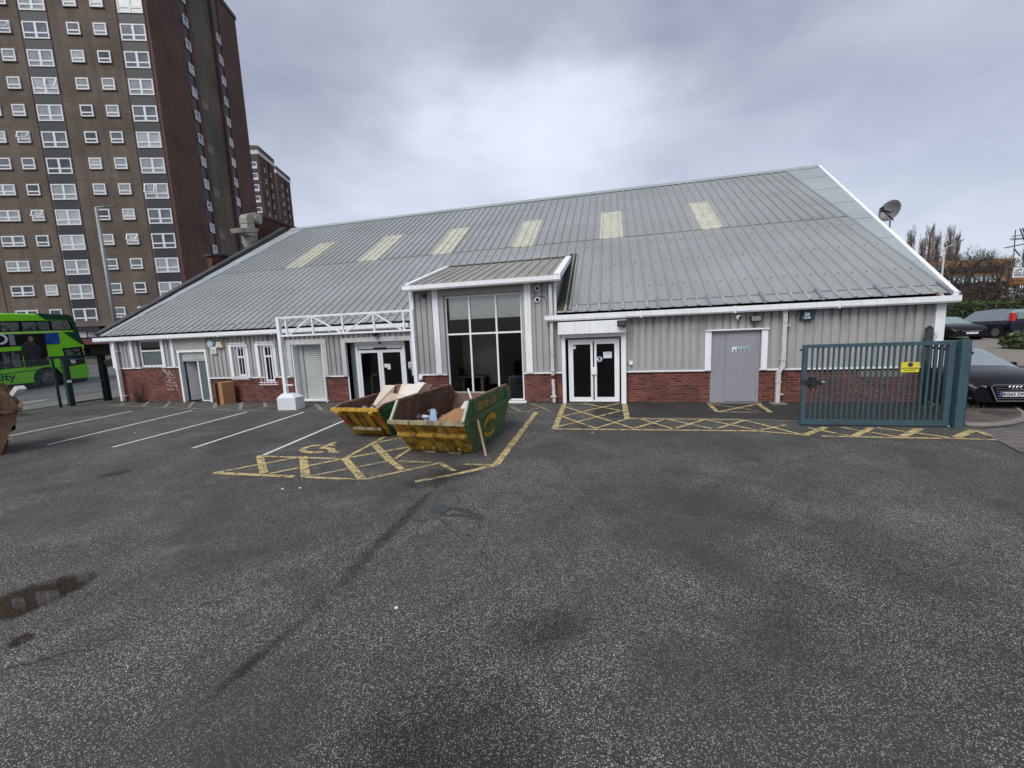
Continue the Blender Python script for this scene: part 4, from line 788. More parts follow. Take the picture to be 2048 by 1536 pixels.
# ------------------------------------------------------------- skips
def skip(label,x,y,az,wb,wt,zr,o_,zs,s1,L,zb,front,side,rimf,rims,kind,group='builders skips'):
    S_=thing('skip',label,'skip',(x,y,0),-az,group)
    hb,ht=wb/2,wt/2; Lb=L-.25   # bottom back
    # profile key points along b (y local): front bottom (0,0), rim (-o,zr), side start (-o+s1,zs), back high (L,zs), back rim(L+s1,zb), back bottom (Lb,0.05)
    t=.03
    def shell(out,mats):
        pass
    a=M(); a.quad((-hb,0,.02),(hb,0,.02),(ht,-o_,zr),(-ht,-o_,zr)); a.quad((-hb+t,.03,.05),(-ht+t,-o_+.04,zr),(ht-t,-o_+.04,zr),(hb-t,.03,.05)); fr_=a.build('front_plate',front,S_)
    a=M(); a.quad((-hb+.01,.01,.05),(-hb+.01,Lb,.05),(hb-.01,Lb,.05),(hb-.01,.01,.05)); a.build('floor_plate',SKY_R,S_)
    for s in (-1,1):
        sp_=M(); pts=[(hb,0,.02),(ht,-o_,zr),(ht,-o_+s1,zs),(ht,L,zs),(ht,L+s1,zb),(hb,Lb,.02)]
        P_=[(s*p[0],p[1],p[2]) for p in pts]; sp_.quad(*(P_ if s>0 else P_[::-1])); sp_.build('side_plate',side,S_)
        si=M(); P_=[(s*(p[0]-t),p[1]+(.02 if i<2 else 0),p[2]+(.03 if p[2]<.1 else 0)) for i,p in enumerate(pts)]; si.quad(*(P_[::-1] if s>0 else P_)); si.build('side_lining',SKY_R,S_)
        # rim bars
        rb=M(); e=s*(ht-.015)
        rb.bar((e,pts[2][1],pts[2][2]),(e,pts[3][1],pts[3][2]),.045,.04); rb.bar((e,pts[3][1],pts[3][2]),(e,pts[4][1],pts[4][2]),.045,.04); rb.build('side_rim',EDGEB if kind=='step' else rims,S_)
        rb=M(); rb.bar((e,pts[1][1],pts[1][2]),(e,pts[2][1],pts[2][2]),.045,.04); rb.build('corner_rim',rims,S_)
        # mid rail + verticals
        mr=M(); zm=zr-.02 if kind=='step' else zr-.12
        if kind=='step':
            mr.bar((s*(ht+.02),-o_+.06,zm),(s*(ht+.02),L+s1*.8,zm+.03),.05,.07)
            for yy in (-o_+s1+.22,L-.05): mr.bar((s*(ht+.02),yy,zm+.02),(s*(ht+.02),yy,zs-.03),.05,.05)
        else: mr.bar((s*(ht+.015),-o_+.2,zr-.06),(s*(ht+.015),L,zs-.06),.04,.06)
        mr.build('side_rail',side,S_)
    a=M(); a.quad((hb,Lb,.02),(-hb,Lb,.02),(-ht,L+s1,zb),(ht,L+s1,zb)); a.quad((-hb+t,Lb-.03,.05),(hb-t,Lb-.03,.05),(ht-t,L+s1-.04,zb),(-ht+t,L+s1-.04,zb)); a.build('back_plate',SKY_R,S_)
    a=M(); a.bar((-ht,L+s1,zb),(ht,L+s1,zb),.05,.05); a.build('back_rim',rims,S_)
    a=M(); a.bar((-ht-.02,-o_-.01,zr),(ht+.02,-o_-.01,zr),.06,.07); a.build('front_rim',rimf,S_)
    f=lambda u,v:(u*(hb+(ht-hb)*v),-o_*v-.004,.02+(zr-.02)*v)   # point on front plate
    nrm=Vector((0,-zr,-o_)).normalized()
    def fp(u,v,h=0): p=Vector(f(u,v))+nrm*h; return tuple(p)
    if kind=='step':
        a=M(); a.add([fp(-1,.66),fp(1,.66),fp(1,.60,.05),fp(-1,.60,.05),fp(1,.55,.05),fp(-1,.55,.05),fp(1,.5),fp(-1,.5)],[(0,1,2,3),(3,2,4,5),(5,4,6,7)]); a.build('front_rail',front,S_)
        for k,u in enumerate((-.5,-.15,.27,.62)): a=M(); a.bar(fp(u,.16,.03),fp(u,-.02,.03),.045,.03); a.build('chain_lug',rimf,S_)
        a=M(); a.tube([fp(-.45,.0,.035),fp(-.2,.0,.035)],.018,8); a.tube([fp(.31,.0,.035),fp(.58,.0,.035)],.018,8); a.build('foot_bar',EDGE,S_)
        for s in (-1,1):
            a=M(); a.quad(fp(s*.72-.1,.94,.008),fp(s*.72+.04,.94,.008),fp(s*.84+.08,.7,.008),fp(s*.84-.06,.7,.008)); pl=a.build('warning_plate',ORANGE,S_)
            a=M(); a.quad(fp(s*.72-.1,.94,.012),fp(s*.72+.02,.94,.012),fp(s*.74,.85,.012)); a.quad(fp(s*.84-.06,.74,.012),fp(s*.84+.02,.8,.012),fp(s*.84+.08,.7,.012)); a.build('red_chevron',REDR,pl)
    else:
        for u in (-.62,-.15,.42,.52):
            a=M(); a.bar(fp(u,.97,.03),fp(u,.34,.03),.04,.05); a.build('stiffener',front if u!=.52 else rimf,S_)
        a=M(); a.bar(fp(-.72,.36,.06),fp(.75,.34,.06),.05,.07); a.build('front_rail',EDGE,S_)
        for u in (-.78,.72): a=M(); a.bar(fp(u,.98,.05),fp(u,.88,.05),.1,.06); a.build('chain_lug',rimf,S_)
        for s in (-1,1):
            a=M(); a.quad(fp(s*.8-.12,.78,.01),fp(s*.8+.12,.78,.01),fp(s*.84+.12,.42,.01),fp(s*.84-.14,.42,.01)); a.build('warning_plate',ORANGE if s>0 else REDR,S_)
    return S_
A=skip('larger yellow and green skip in front, nearly empty, with an oval mark on its side',-3.208,7.021,.057,1.348,1.479,.703,.543,1.049,.284,1.959,.807,SKY_Y,SKY_G,EDGE,EDGEG,'step')
# painted oval & letters on right side plate of A: side plane leaning
def sideP(u,v,h=.006):   # u along local y, v height
    hb,ht,zr=.674,.7395,.703; x=hb+(ht-hb)*min(v/ .703,1); return (x+h,u,v)
a=M(); am2=M(); ol=[(.84+.40*math.cos(t),.37+.25*math.sin(t)) for t in np.linspace(.35,2.95,14)]; il=[(.84+.33*math.cos(t),.355+.13*math.sin(t)) for t in np.linspace(.35,2.95,14)]
for i in range(13): a.quad(sideP(*il[i]),sideP(*ol[i]),sideP(*ol[i+1]),sideP(*il[i+1]))
ol=[(.84+.40*math.cos(t),.37+.25*math.sin(t)) for t in np.linspace(3.6,5.5,10)]; il=[(.84+.33*math.cos(t),.36+.15*math.sin(t)) for t in np.linspace(3.6,5.5,10)]
for i in range(9): am2.quad(sideP(*ol[i]),sideP(*il[i]),sideP(*il[i+1]),sideP(*ol[i+1]))
YP=skipmat('flaking yellow stencil','#c08f22','#3c4a25',(.56,.7)); a.build('oval_mark',YP,A); am2.build('oval_mark',YP,A)
a=M()
rs=random.Random(3)
for i in range(9):
    u=.52+i*.065; hh=rs.uniform(.08,.17); lean=rs.choice((-.015,0,.02)); a.quad(sideP(u,.27,.008),sideP(u+.014,.27,.008),sideP(u+.014+lean,.27+hh,.008),sideP(u+lean,.27+hh,.008))
a.build('oval_lettering',YP,A)
a=M()
for i,(u,hh) in enumerate(((.12,.17),(.2,.17),(.27,.16),(.35,.15),(.43,.12),(.52,.15),(.6,.2),(.66,.12),(.82,.1),(.93,.13),(1.05,.12),(1.13,.15))):
    a.quad((.7405+.006,u,.79),(.7405+.006,u+.03,.79),(.7405+.006,u+.03,.79+hh),(.7405+.006,u,.79+hh)); 
    if i%2: a.quad((.7405+.0062,u,.79+hh*.7),(.7405+.0062,u+.07,.79+hh*.7),(.7405+.0062,u+.07,.79+hh*.9),(.7405+.0062,u,.79+hh*.9))
a.build('side_lettering',YP,A)
Bk=skip('smaller yellow fronted skip behind, heaped with broken boards',-5.375,8.102,.036,.964,1.139,.724,.589,.794,.247,1.748,.9,SKY_Y,SKY_G,EDGEY,EDGEB,'ribbed')
def rub(name,label,cat,parent,P_,m_,th=.02,group=None):
    """board given as 4 local points, becomes its own top-level thing"""
    mw=parent.matrix_basis; V=[mw@Vector(p) for p in P_]; n=(V[1]-V[0]).cross(V[3]-V[0]).normalized()*th
    a=M(); a.add([*V,*[v+n for v in V]],[(0,3,2,1),(4,5,6,7),(0,1,5,4),(1,2,6,5),(2,3,7,6),(3,0,4,7)]); return tag(a.build(name,m_),label,cat,group)
rub('board','white topped plasterboard sheet leaning at the left of the heaped skip','board',Bk,[(-.28,.2,.45),(-.15,.9,.4),(-.2,1.35,.98),(-.42,1.2,1.0)],PLASTER)
rub('board','large torn tan board lying across the heaped skip','board',Bk,[(-.38,.4,.5),(.4,.4,.52),(.38,1.0,.76),(-.36,1.15,.82)],mat('tan board','#b7a08a',.9,var=.1,col2='#d5ccc0',s2=2,t2=(.5,.56)))
rub('board','pale panel standing highest at the back of the heaped skip','board',Bk,[(-.1,1.2,.6),(.5,1.0,.6),(.55,1.45,.96),(-.1,1.55,.98)],PLASTER)
rub('board','ivory cabinet door poking out of the heaped skip on the right','board',Bk,[(.05,.8,.6),(.5,.85,.6),(.62,1.4,.98),(.16,1.4,1.0)],mat('ivory door','#d3cdc2',.6,var=.05))
rub('board','small white board slid in behind the tan ones','board',Bk,[(.3,1.0,.7),(.55,.95,.7),(.56,1.6,1.0),(.35,1.6,1.02)],mat('ivory door','#d3cdc2'))
rub('board','white panel lying inside the front skip','board',A,[(.12,.45,.60),(.68,.45,.62),(.68,.95,.84),(.14,.92,.82)],mat('white foam board','#c4c9d2',.7,var=.05))
rub('cardboard_sheet','flattened brown cardboard in the front skip','cardboard',A,[(-.02,-.1,.64),(.68,-.12,.62),(.68,.6,.72),(.06,.62,.72)],CARD)
rub('panel','light blue bent offcut standing in the front skip','panel',A,[(-.16,-.12,.60),(.03,-.14,.60),(-.03,-.07,.86),(-.12,-.07,.86)],mat('pale blue offcut','#8fa9c6',.6))
for i,(x,y,z,c) in enumerate(((-.3,-.0,.68,'#b9b9bb'),(-.46,.05,.68,'#3a3836'),(-.22,.2,.72,'#8f9298'),(-.36,.35,.72,'#55504c'))):
    rs=random.Random(i); a=M(); mw=A.matrix_basis; c0=mw@Vector((x,y,z)); a.sphere(c0,.07,7,5,(1.2,.8,.6)); a.v=[tuple(Vector(v)+Vector((rs.uniform(-.02,.02),rs.uniform(-.02,.02),rs.uniform(-.015,.015)))) for v in a.v]
    tag(a.build('rubbish_bag',mat('bag '+c,c,.5)),['grey crumpled bag','black crumpled bag','pale silver crumpled bag','dark brown crumpled bag'][i]+' among the rubbish in the front skip','bag')
# rubble infill under the boards
a=M(); rs=random.Random(9)
mw=A.matrix_basis
a.v=[tuple(mw@Vector((-.62+1.24*i/12,-.25+1.7*j/12,.60-.024*j+rs.uniform(-.03,.05)))) for j in range(13) for i in range(13)]; a.f=[(j*13+i,j*13+i+1,(j+1)*13+i+1,(j+1)*13+i) for j in range(12) for i in range(12)]
o=a.build('rubble',mat('dark rubble','#2f2824',.95,var=.4,scale=8)); tag(o,'dark rubble in the bottom of the front skip',None,kind='stuff')
mw=Bk.matrix_basis; a=M()
a.v=[tuple(mw@Vector((-.5+1.0*i/12,-.2+1.7*j/12,.42+.02*j+rs.uniform(-.04,.05)))) for j in range(13) for i in range(13)]; a.f=[(j*13+i,j*13+i+1,(j+1)*13+i+1,(j+1)*13+i) for j in range(12) for i in range(12)]
o=a.build('rubble',mat('pale rubble','#6f6459',.95,var=.4,scale=8,col2='#a8a39c',s2=9,t2=(.5,.6))); tag(o,'pale rubble under the boards of the heaped skip',None,kind='stuff')
def chunks(par_,n,seed,xr,yr,z0,sz,cols,label):
    rs=random.Random(seed); mw=par_.matrix_basis; lst=[(M(),c) for c in cols]
    for i in range(n):
        q=lst[i%len(lst)][0]; b=M(); a_,b_,c_=[rs.uniform(.3,1)*sz for _ in range(3)]; b.box(-a_,a_,-b_,b_,-c_*.4,c_*.4)
        b.xf(mw@Matrix.Translation((rs.uniform(*xr),rs.uniform(*yr),z0(rs)))@Matrix.Rotation(rs.uniform(0,3),4,Vector((rs.uniform(-1,1),rs.uniform(-1,1),rs.uniform(-1,1))).normalized())); q.add(b.v,b.f)
    o=multi(lst,'rubble',None,False); tag(o,label,None,kind='stuff')
CK=[mat('chunk a','#8b857c',.9,var=.3,scale=9),mat('chunk b','#4a3a30',.9,var=.3,scale=9),mat('chunk c','#6f6f70',.8,var=.3,scale=9),mat('chunk d','#a59a8a',.9,var=.2,scale=9)]
chunks(A,60,4,(-.5,.6),(-.25,.5),lambda r:r.uniform(.5,.62),.06,CK,'loose mixed rubble lying in the front skip')
chunks(Bk,110,5,(-.48,.48),(-.3,1.3),lambda r:r.uniform(.44,.6),.08,CK,'loose mixed rubble lying in the heaped skip')
# timbers
def timber(p0,p1,r,label,m_): a=M(); a.tube([p0,p1],r,8); tag(a.build('timber_pole',m_),label,'pole')
p1=G(972,911); p0=A.matrix_basis@Vector((.79,-.02,.66)); timber((p1[0],p1[1],.0),tuple(p0),.022,'pale round timber leaning on the green side of the front skip',mat('pale dowel','#c2a184',.7))
p0=A.matrix_basis@Vector((.68,.0,1.05)); p1=A.matrix_basis@Vector((.3,.75,1.12)); timber(tuple(p1),tuple(p0),.016,'thin white rod lying over the rim of the front skip',WHITE)
# rusty skip left
Cs=skip('bare rusty skip cut by the left edge of the photo','-',0,0,1,1,1,1,1,1,1,1,SKY_B,SKY_B,SKY_B,SKY_B,'step') if False else None
c0=G(-10,912); 
Cs=skip('bare rusty brown skip near the left edge, with a white offcut on its rim',-13.75,6.02,R_(206),1.4,1.6,.98,.38,1.52,.2,2.5,1.0,SKY_B,SKY_B,SKY_B,SKY_B,'step')
for ch in Cs.children: 
    if ch.name.startswith('warning'):
        for g_ in list(ch.children): bpy.data.objects.remove(g_)
        bpy.data.objects.remove(ch)
a=M(); q=Cs.matrix_basis@Vector((-.55,-.36,1.3)); a.bar(q,q+Vector((.18,.02,.16)),.16,.1); tag(a.build('offcut',mat('white offcut','#cfcdca',.7)),'white offcut sticking over the rim of the rusty skip','offcut')
# ------------------------------------------------------------- steel gate at right
GY=9.72
def gw_(px,py,y=GY): q=onY(px,py,y); return q
GT=thing('steel_gate','blue green barred steel gate swung open in front of the brick wall','gate',(6.5,GY,0))
x0,x1=3.95,6.44; z0,z1=.06,gw_(1760,682)[2]
z1=1.69
for xx,w in ((x0,.08),(x1,.1)): a=M(); a.box(xx-w/2,xx+w/2,GY-.04,GY+.04,z0-.03,z1+.03); a.build('stile',GATEM,GT,True)
for zz,h in ((z0+.02,.1),(z1,.07)): a=M(); a.box(x0+.04,x1-.05,GY-.038,GY+.038,zz-h/2,zz+h/2); a.build('rail',GATEM,GT,True)
nb=24
for i in range(nb):
    xx=x0+.04+(x1-x0-.09)*(i+1)/(nb+1); a=M(); a.box(xx-.0145,xx+.0145,GY-.0145,GY+.0145,z0+.07,z1-.035); a.build('bar',GATEM,GT,True)
a=M(); a.box(x0-.02,x0+.28,GY-.06,GY+.05,.88,.98); a.box(x0+.1,x0+.2,GY-.08,GY+.06,.82,1.04); a.box(x0-.06,x0+.05,GY-.02,GY+.02,.92,.96); a.build('lock_box',mat('dark lock case','#1e2424',.5),GT,True); a=M(); a.tube([(x0+.3,GY-.05,.94),(x0+.36,GY-.05,.94)],.025,8); a.build('lock_knob',STEEL,GT,True)
a=M(); a.box(x0-.1,x0-.03,GY-.02,GY+.02,1.6,1.64); a.build('latch_pin',GATEM,GT,True)
px_=6.61; a=M(); a.box(px_-.075,px_+.075,GY-.12,GY+.03,0,1.74); gp=tag(a.build('gate_post',GATEM,bevel=.006),'thick square blue green post the steel gate hangs on','post')
a=M(); a.box(x1+.05,px_-.07,GY-.03,GY+.02,1.5,1.54); a.box(x1+.05,px_-.07,GY-.03,GY+.02,.3,.34); a.build('hinge',DARK,GT,True)
p=onY(1821.5,734.5,GY-.04)
def npk(t):
    a=M(); a.disc((-.0,-.006,.05),(0,-1,0),.045,.003,20); a.build('red_ring',mat('roundel red','#5a2f3a'),t); a=M(); a.disc((0,-.0092,.05),(0,-1,0),.032,.002,20); a.build('blue_disc',mat('roundel blue','#3c3270'),t); a=M(); a.bar((-.026,-.013,.076),(.026,-.013,.024),.01,.002); a.build('red_bar',mat('roundel red','#5a2f3a'),t)
    textM('NO PARKING',.046,.0006,True).xf(face_front((0,-.0075,-.025))).build('lettering',mat('sign ink','#2a2708'),t); textM('Keep gate clear',.03,.0005,True).xf(face_front((0,-.0075,-.06))).build('lettering',mat('sign ink','#2a2708'),t)
sign('parking_sign','yellow NO PARKING sign fixed to the bars of the steel gate',p[0],p[2],.30,.2,GY-.02,mat('sign yellow','#d8cc35',.5),npk)
# little white dropped plunger thing near gate foot
c=G(1899,853); a=M(); a.tube([(c[0],c[1]-.02,.012),(c[0],c[1]-.02,.03),(c[0],c[1]-.02,.05)],[.075,.06,.02],14); a.tube([(c[0],c[1]-.02,.05),(c[0]+.02,c[1]-.02,.22)],.012,6); tag(a.build('drop_bolt_foot',mat('white painted foot','#d9dadb',.6)),'white drop bolt foot on the ground under the gate','foot')
# palisade run behind gate
pf=thing('palisade_fence','dark green palisade fence between the building corner and the gate post','fence',(7.3,11,0))
pa=Vector((7.62,12.25,0)); pb=Vector((6.95,10.0,0)); n=15
for i in range(n):
    q=pa.lerp(pb,i/(n-1)); a=M(); h_=1.62
    a.prism([(-.035,.05),(.035,.05),(.035,h_-.07),(0,h_),(-.035,h_-.07)],lambda u,v,t:(u+t*.2,t,v),-.006,.006); a.xf(Matrix.Translation(q)@Matrix.Rotation(math.atan2((pb-pa).y,(pb-pa).x),4,'Z')); a.build('pale',DKGREEN,pf,True)
a=M(); 
for z in (.4,1.45): a.bar(pa+Vector((.03,0,z)),pb+Vector((.03,0,z)),.04,.05)
a.build('rail',DKGREEN,pf,True)
a=M(); a.prism([(7.58,0),(7.7,0),(7.7,1.9),(7.64,1.97),(7.58,1.9)],lambda u,v,t:(u,t,v),12.2,12.3); a.build('post',DKGREEN,pf,True)
a=M(); pw=[onY(x,y,12.0) for x,y in ((1868,672),(1884,672),(1880,735),(1866,735))]
c=G(1828,801); d=G(1905,838); a=M(); a.bar((c[0],c[1]-.3,.05),(d[0]+.02,d[1],.05),.1,.1); tag(a.build('edging_plank',mat('pale edging stone','#97917f',.85,var=.2)),'pale edging kerb lying behind the bars of the gate','edging')
# crumpled clear plastic sheet on fence
a=M(); rs=random.Random(5); n=10
for j in range(n+1):
    for i in range(5):
        t=i/4*.55; q=pa.lerp(pb,t*.5); a.v.append((q.x-.06+.05*math.sin(j*1.3+i),q.y+rs.uniform(-.02,.02),1.0+.9*j/n))
a.f=[(j*5+i,j*5+i+1,(j+1)*5+i+1,(j+1)*5+i) for j in range(n) for i in range(4)]
tag(a.build('plastic_sheet',glassmat('clear plastic sheet',(.75,.77,.78),.5,.12),smooth=True),'crumpled clear plastic sheet hanging on the palisade fence','sheet')
# ------------------------------------------------------------- left mesh fence
MF=thing('mesh_fence','green wire mesh fence on thin posts along the street','fence',(-21,6,0))
def fx(y): return -21.0-(y-9)*.1 if y>9 else -20.95+(9-y)*.12
posts=[-1.5,1.0,3.5,6.0,8.5,11.05,12.6]
FH=1.95
for y in posts: a=M(); a.box(fx(y)-.035,fx(y)+.035,y-.035,y+.035,0,FH+.03); a.build('post',DKGREEN,MF,True)
for ya,yb in zip(posts[:-2],posts[1:-1]):
    a=M(); y=ya+.05
    while y<yb-.03:
        x=fx(y); a.bar((x,y,.05),(x,y,FH),.0045,.0045); y+=.05
    for k in range(10): z=.08+k*.205; a.bar((fx(ya),ya,z),(fx(yb),yb,z),.006,.006)
    a.build('mesh_panel',WIRE,MF,True)
MG=thing('mesh_gate','narrow wire mesh gate between two thick dark green posts','gate',(-21.2,12,0))
for y in (11.42,12.75):
    x=fx(y); a=M(); a.box(x-.08,x+.08,y-.08,y+.08,0,2.0); a.build('gate_post',DKGREEN,MG,True)
a=M(); x=fx(11.4); a.bar((x+.02,10.95,1.98),(fx(12.8)+.02,12.8,1.98),.12,.09); a.build('top_beam',DKGREEN,MG,True)
a=M(); y=11.55
while y<12.66: a.bar((fx(y),y,.2),(fx(y),y,1.85),.0045,.0045); y+=.05
for k in range(9): z=.25+k*.2; a.bar((fx(11.5),11.5,z),(fx(12.68),12.68,z),.008,.008)
a.bar((fx(11.5),11.5,.12),(fx(12.68),12.68,.12),.05,.05); a.bar((fx(11.5),11.5,1.88),(fx(12.68),12.68,1.88),.05,.05); a.build('mesh_panel',WIRE,MG,True)
a=M(); a.box(fx(11.42)+.08,fx(11.42)+.12,11.36,11.48,.95,1.05); a.build('lock',WHITE,MG,True)
# footway outside fence
sheet('footway',[(-21.4,-20),(-22.9,-20),(-24.3,30),(-22.2,30)],mat('grey paving','#6f6e6b',.85,var=.15,scale=1.5),.028,'grey footway between the fence and the street',20)
# ------------------------------------------------------------- bus
BX=-29.5; gz=.3
BU=thing('double_decker_bus','bright lime double decker bus with a dark green front corner beyond the fence','bus',(BX-1.25,11.5,gz))
def bp(px,py): q=onX(px,py,BX); return (float(q[1]),float(q[2]))
prof=[(5.2,gz+.32),(5.2,gz+3.4),(5.35,gz+3.85),(5.7,4.16)]+[bp(75,627.5),bp(136,630),bp(146,636),bp(152,655),bp(160,675),bp(167,688),bp(172,700),bp(176,725),bp(181,756)]
LIME=mat('lime green bus paint','#84e030',.3,var=.05,coat=.5); DG=mat('dark green bus paint','#0f4a33',.3,var=.05,coat=.5); LL=mat('pale lime strip','#b9ea7a',.35)
a=M(); a.prism(prof[::1],lambda u,v,t:(t,u,v),BX,BX-2.5); a.build('body',LIME,BU,True,bevel=.07)
def bpoly(name,pts,m_,h,parent=BU,label=None,px=True):
    P_=[bp(*p) for p in pts] if px else pts; a=M(); a.prism(P_,lambda u,v,t:(BX+t,u,v),.0,h); return a.build(name,m_,parent,True,label=label)
BG=mat('bus glass','#23282a',.08,spec=.7,var=.3,scale=1.5); BGL=mat('bus glass pale','#6b7370',.1,spec=.7,var=.3,scale=2,col2='#23282a',s2=3,t2=(.5,.6))
a=M(); a.prism([bp(*q_) for q_ in ((72,627),(136.5,629.2),(147,635.5),(153,655),(161,675),(168.5,688),(162,688.5),(126,664),(148,664),(141,640),(90,639.5))],lambda u,v,t:(t,u,v),BX+.012,BX-2.512); a.build('front_corner',DG,BU,True)
bpoly('window_band',[(-60,643),(140,640.5),(147,660),(-60,666)],BLACK,.014)
for pts in ([(-50,647),(-6,646),(-6,663),(-50,664)],[(0,645),(37,644.5),(39,662),(2,663)],[(42,644.5),(72,643.5),(76,661),(45,662)],[(74,643.5),(96,643),(100,660.5),(78,661)],[(101,642),(135,641.5),(142,658.5),(105,660)]): bpoly('upper_window',pts,BGL,.022)
bpoly('pale_strip',[(-60,668),(-60,672),(0,669),(126,664),(124,661.5),(0,665)],LL,.018)
POS=mat('dark advert panel','#12141c',.35,var=.3,scale=2)
bpoly('advert_panel',[(-60,675),(-60,700),(0,694.5),(43,692),(51,735),(99,729.5),(92,689.5),(89,667),(0,669.5)],POS,.02)
bpoly('advert_blue',[(89,667),(116,665),(120,687),(92,689.5)],mat('advert blue','#1d4f9e',.35,var=.2),.02)
a=M(); c=bp(0,678); 
for k in range(10):
    t0=-1.35+k*.27; t1=t0+.27; a.quad((BX+.026,c[0]+.36*math.cos(t0)-.1,c[1]+.3*math.sin(t0)),(BX+.026,c[0]+.26*math.cos(t0)-.1,c[1]+.2*math.sin(t0)),(BX+.026,c[0]+.26*math.cos(t1)-.1,c[1]+.2*math.sin(t1)),(BX+.026,c[0]+.36*math.cos(t1)-.1,c[1]+.3*math.sin(t1)))
a.build('advert_lettering',SW,BU,True)
a=M(); c=bp(61,678); a.sphere((BX+.02,c[0],c[1]),.13,10,8,(.12,.8,1.1)); a.build('advert_face',mat('advert skin','#8c6f60'),BU,True)
c=bp(62,703); a=M(); a.sphere((BX+.02,c[0],c[1]),.5,12,8,(.03,.75,1.1)); a.build('advert_coat',mat('advert coat','#2b2d35',.5,var=.4,scale=5),BU,True)
bpoly('advert_stripe',[(16,670),(27,670),(31,690),(20,691)],mat('advert grey','#8b8f96',.5,var=.3,scale=4),.026)
bpoly('lower_window',[(-60,708),(41,701),(49,734),(-60,746)],BG,.015)
for pts in ([(-50,711),(-4,706),(-2,738),(-50,744)],[(4,705),(18,704),(22,735),(8,738)],[(21,704),(37,703),(43,733),(26,735)]): bpoly('lower_pane',pts,BGL,.02)
bpoly('cab_window_frame',[(124,697),(163,693),(168,712),(170,727),(137,733)],BLACK,.016)
bpoly('cab_window',[(129,700),(158,697),(162,711),(133,713)],BGL,.022)
bpoly('notice_plate',[(140,719),(149,718),(151,726),(142,727)],SW,.024)
bpoly('front_lamp',[(163,697),(165,697),(168,706),(166,707)],mat('amber','#d8b04a'),.024)
bpoly('skirt_line',[(-60,755),(-60,757),(100,738),(138,735),(138,733.5),(100,736)],mat('skirt seam','#2c6a1e'),.01)
a=M(); a.box(BX-2.52,BX+.02,5.3,bp(180,756)[0]-.15,gz+.14,gz+.33); a.build('underbody',DARK,BU,True)
t_=bp(11,755); tx=textM('city',.52,.003,True).xf(Matrix.Translation(Vector((BX+.012,t_[0]-.02,t_[1])))@Matrix.Rotation(math.pi/2,4,'Z')@Matrix.Rotation(math.pi/2,4,'X')); tx.build('lettering',DG,BU,True)
wy,wz=bp(98,757)
for yy in (wy,7.8):
    a=M(); a.tube([(BX-.3,yy,gz+.52),(BX+.012,yy,gz+.52)],.58,28); a.build('wheel_arch',BLACK,BU,True)
    a=M(); a.tube([(BX-.28,yy,gz+.5),(BX+.03,yy,gz+.5)],.5,28); w=a.build('wheel',DARK,BU,True); a=M(); a.tube([(BX+.03,yy,gz+.5),(BX+.06,yy,gz+.5)],[.3,.27],20); a.tube([(BX+.06,yy,gz+.5),(BX+.12,yy,gz+.5)],[.13,.11],12)
    a.build('rim',mat('dull wheel metal','#77787a',.5,.5,col2='#2a2a2a',s2=8,t2=(.5,.6)),w,True)
yb_=bp(168,690)[0]; a=M(); a.box(BX+.0,BX+.28,yb_-.1,yb_-.05,2.2,2.3); a.box(BX+.2,BX+.3,yb_-.15,yb_+.05,1.95,2.35); a.build('wing_mirror',BLACK,BU,True)
a=M(); a.box(BX-1.4,BX-1.1,14.6,14.9,4.18,4.26); a.build('roof_vent',SW,BU,True)
# ------------------------------------------------------------- tower blocks
TC=np.array([-45.74,35.69]); ta=np.array([.944,.330]); tb=np.array([-.330,.944])
RND=mat('brown pebbledash','#65574d',.9,var=.16,scale=.35,col2='#4a4038',s2=.5,t2=(.5,.75),bump=.3,bscale=25)
def towermat(name,c,d):
    mt,n,b=base(name); v=n.vec(); s=n.new('ShaderNodeSeparateXYZ'); n.lk(v,s.inputs[0])
    o=n.mix(n.ramp(n.noise(v,.25,6,.65),.3,.7),srgb(c),srgb(d)); v2=n.vec((2.5,2.5,.12)); g=n.ramp(n.noise(v2,.6,6,.7),.44,.7); o=n.mix(n.math('MULTIPLY',g,.42),o,tuple(x*.5 for x in srgb(d)))
    g=n.ramp(n.noise(v,9,5,.75),.4,.7); o=n.mix(n.math('MULTIPLY',g,.45),o,srgb(d)); z_=n.math('FRACT',n.math('DIVIDE',n.math('ADD',s.outputs[2],.75),2.555)); jl=n.ramp(n.math('ABSOLUTE',n.math('SUBTRACT',z_,.5)),.022,.008); o=n.mix(n.math('MULTIPLY',jl,.35),o,tuple(x*.5 for x in srgb(d)))
    n.lk(o,b.inputs['Base Color']); b.inputs['Roughness'].default_value=.92; return mt
RND=towermat('stained brown render','#766a5f','#544a40'); BRD=towermat('dark tower brick','#6f5247','#4f3a32'); CONC=towermat('grey concrete column','#776f65','#55504a'); SPAN=mat('charcoal spandrel panel','#1e2023',.5,var=.12,scale=.6); WFR=mat('white window frame','#d8d9da',.4,var=.05); SILL=mat('dark sill','#3a342f',.8)
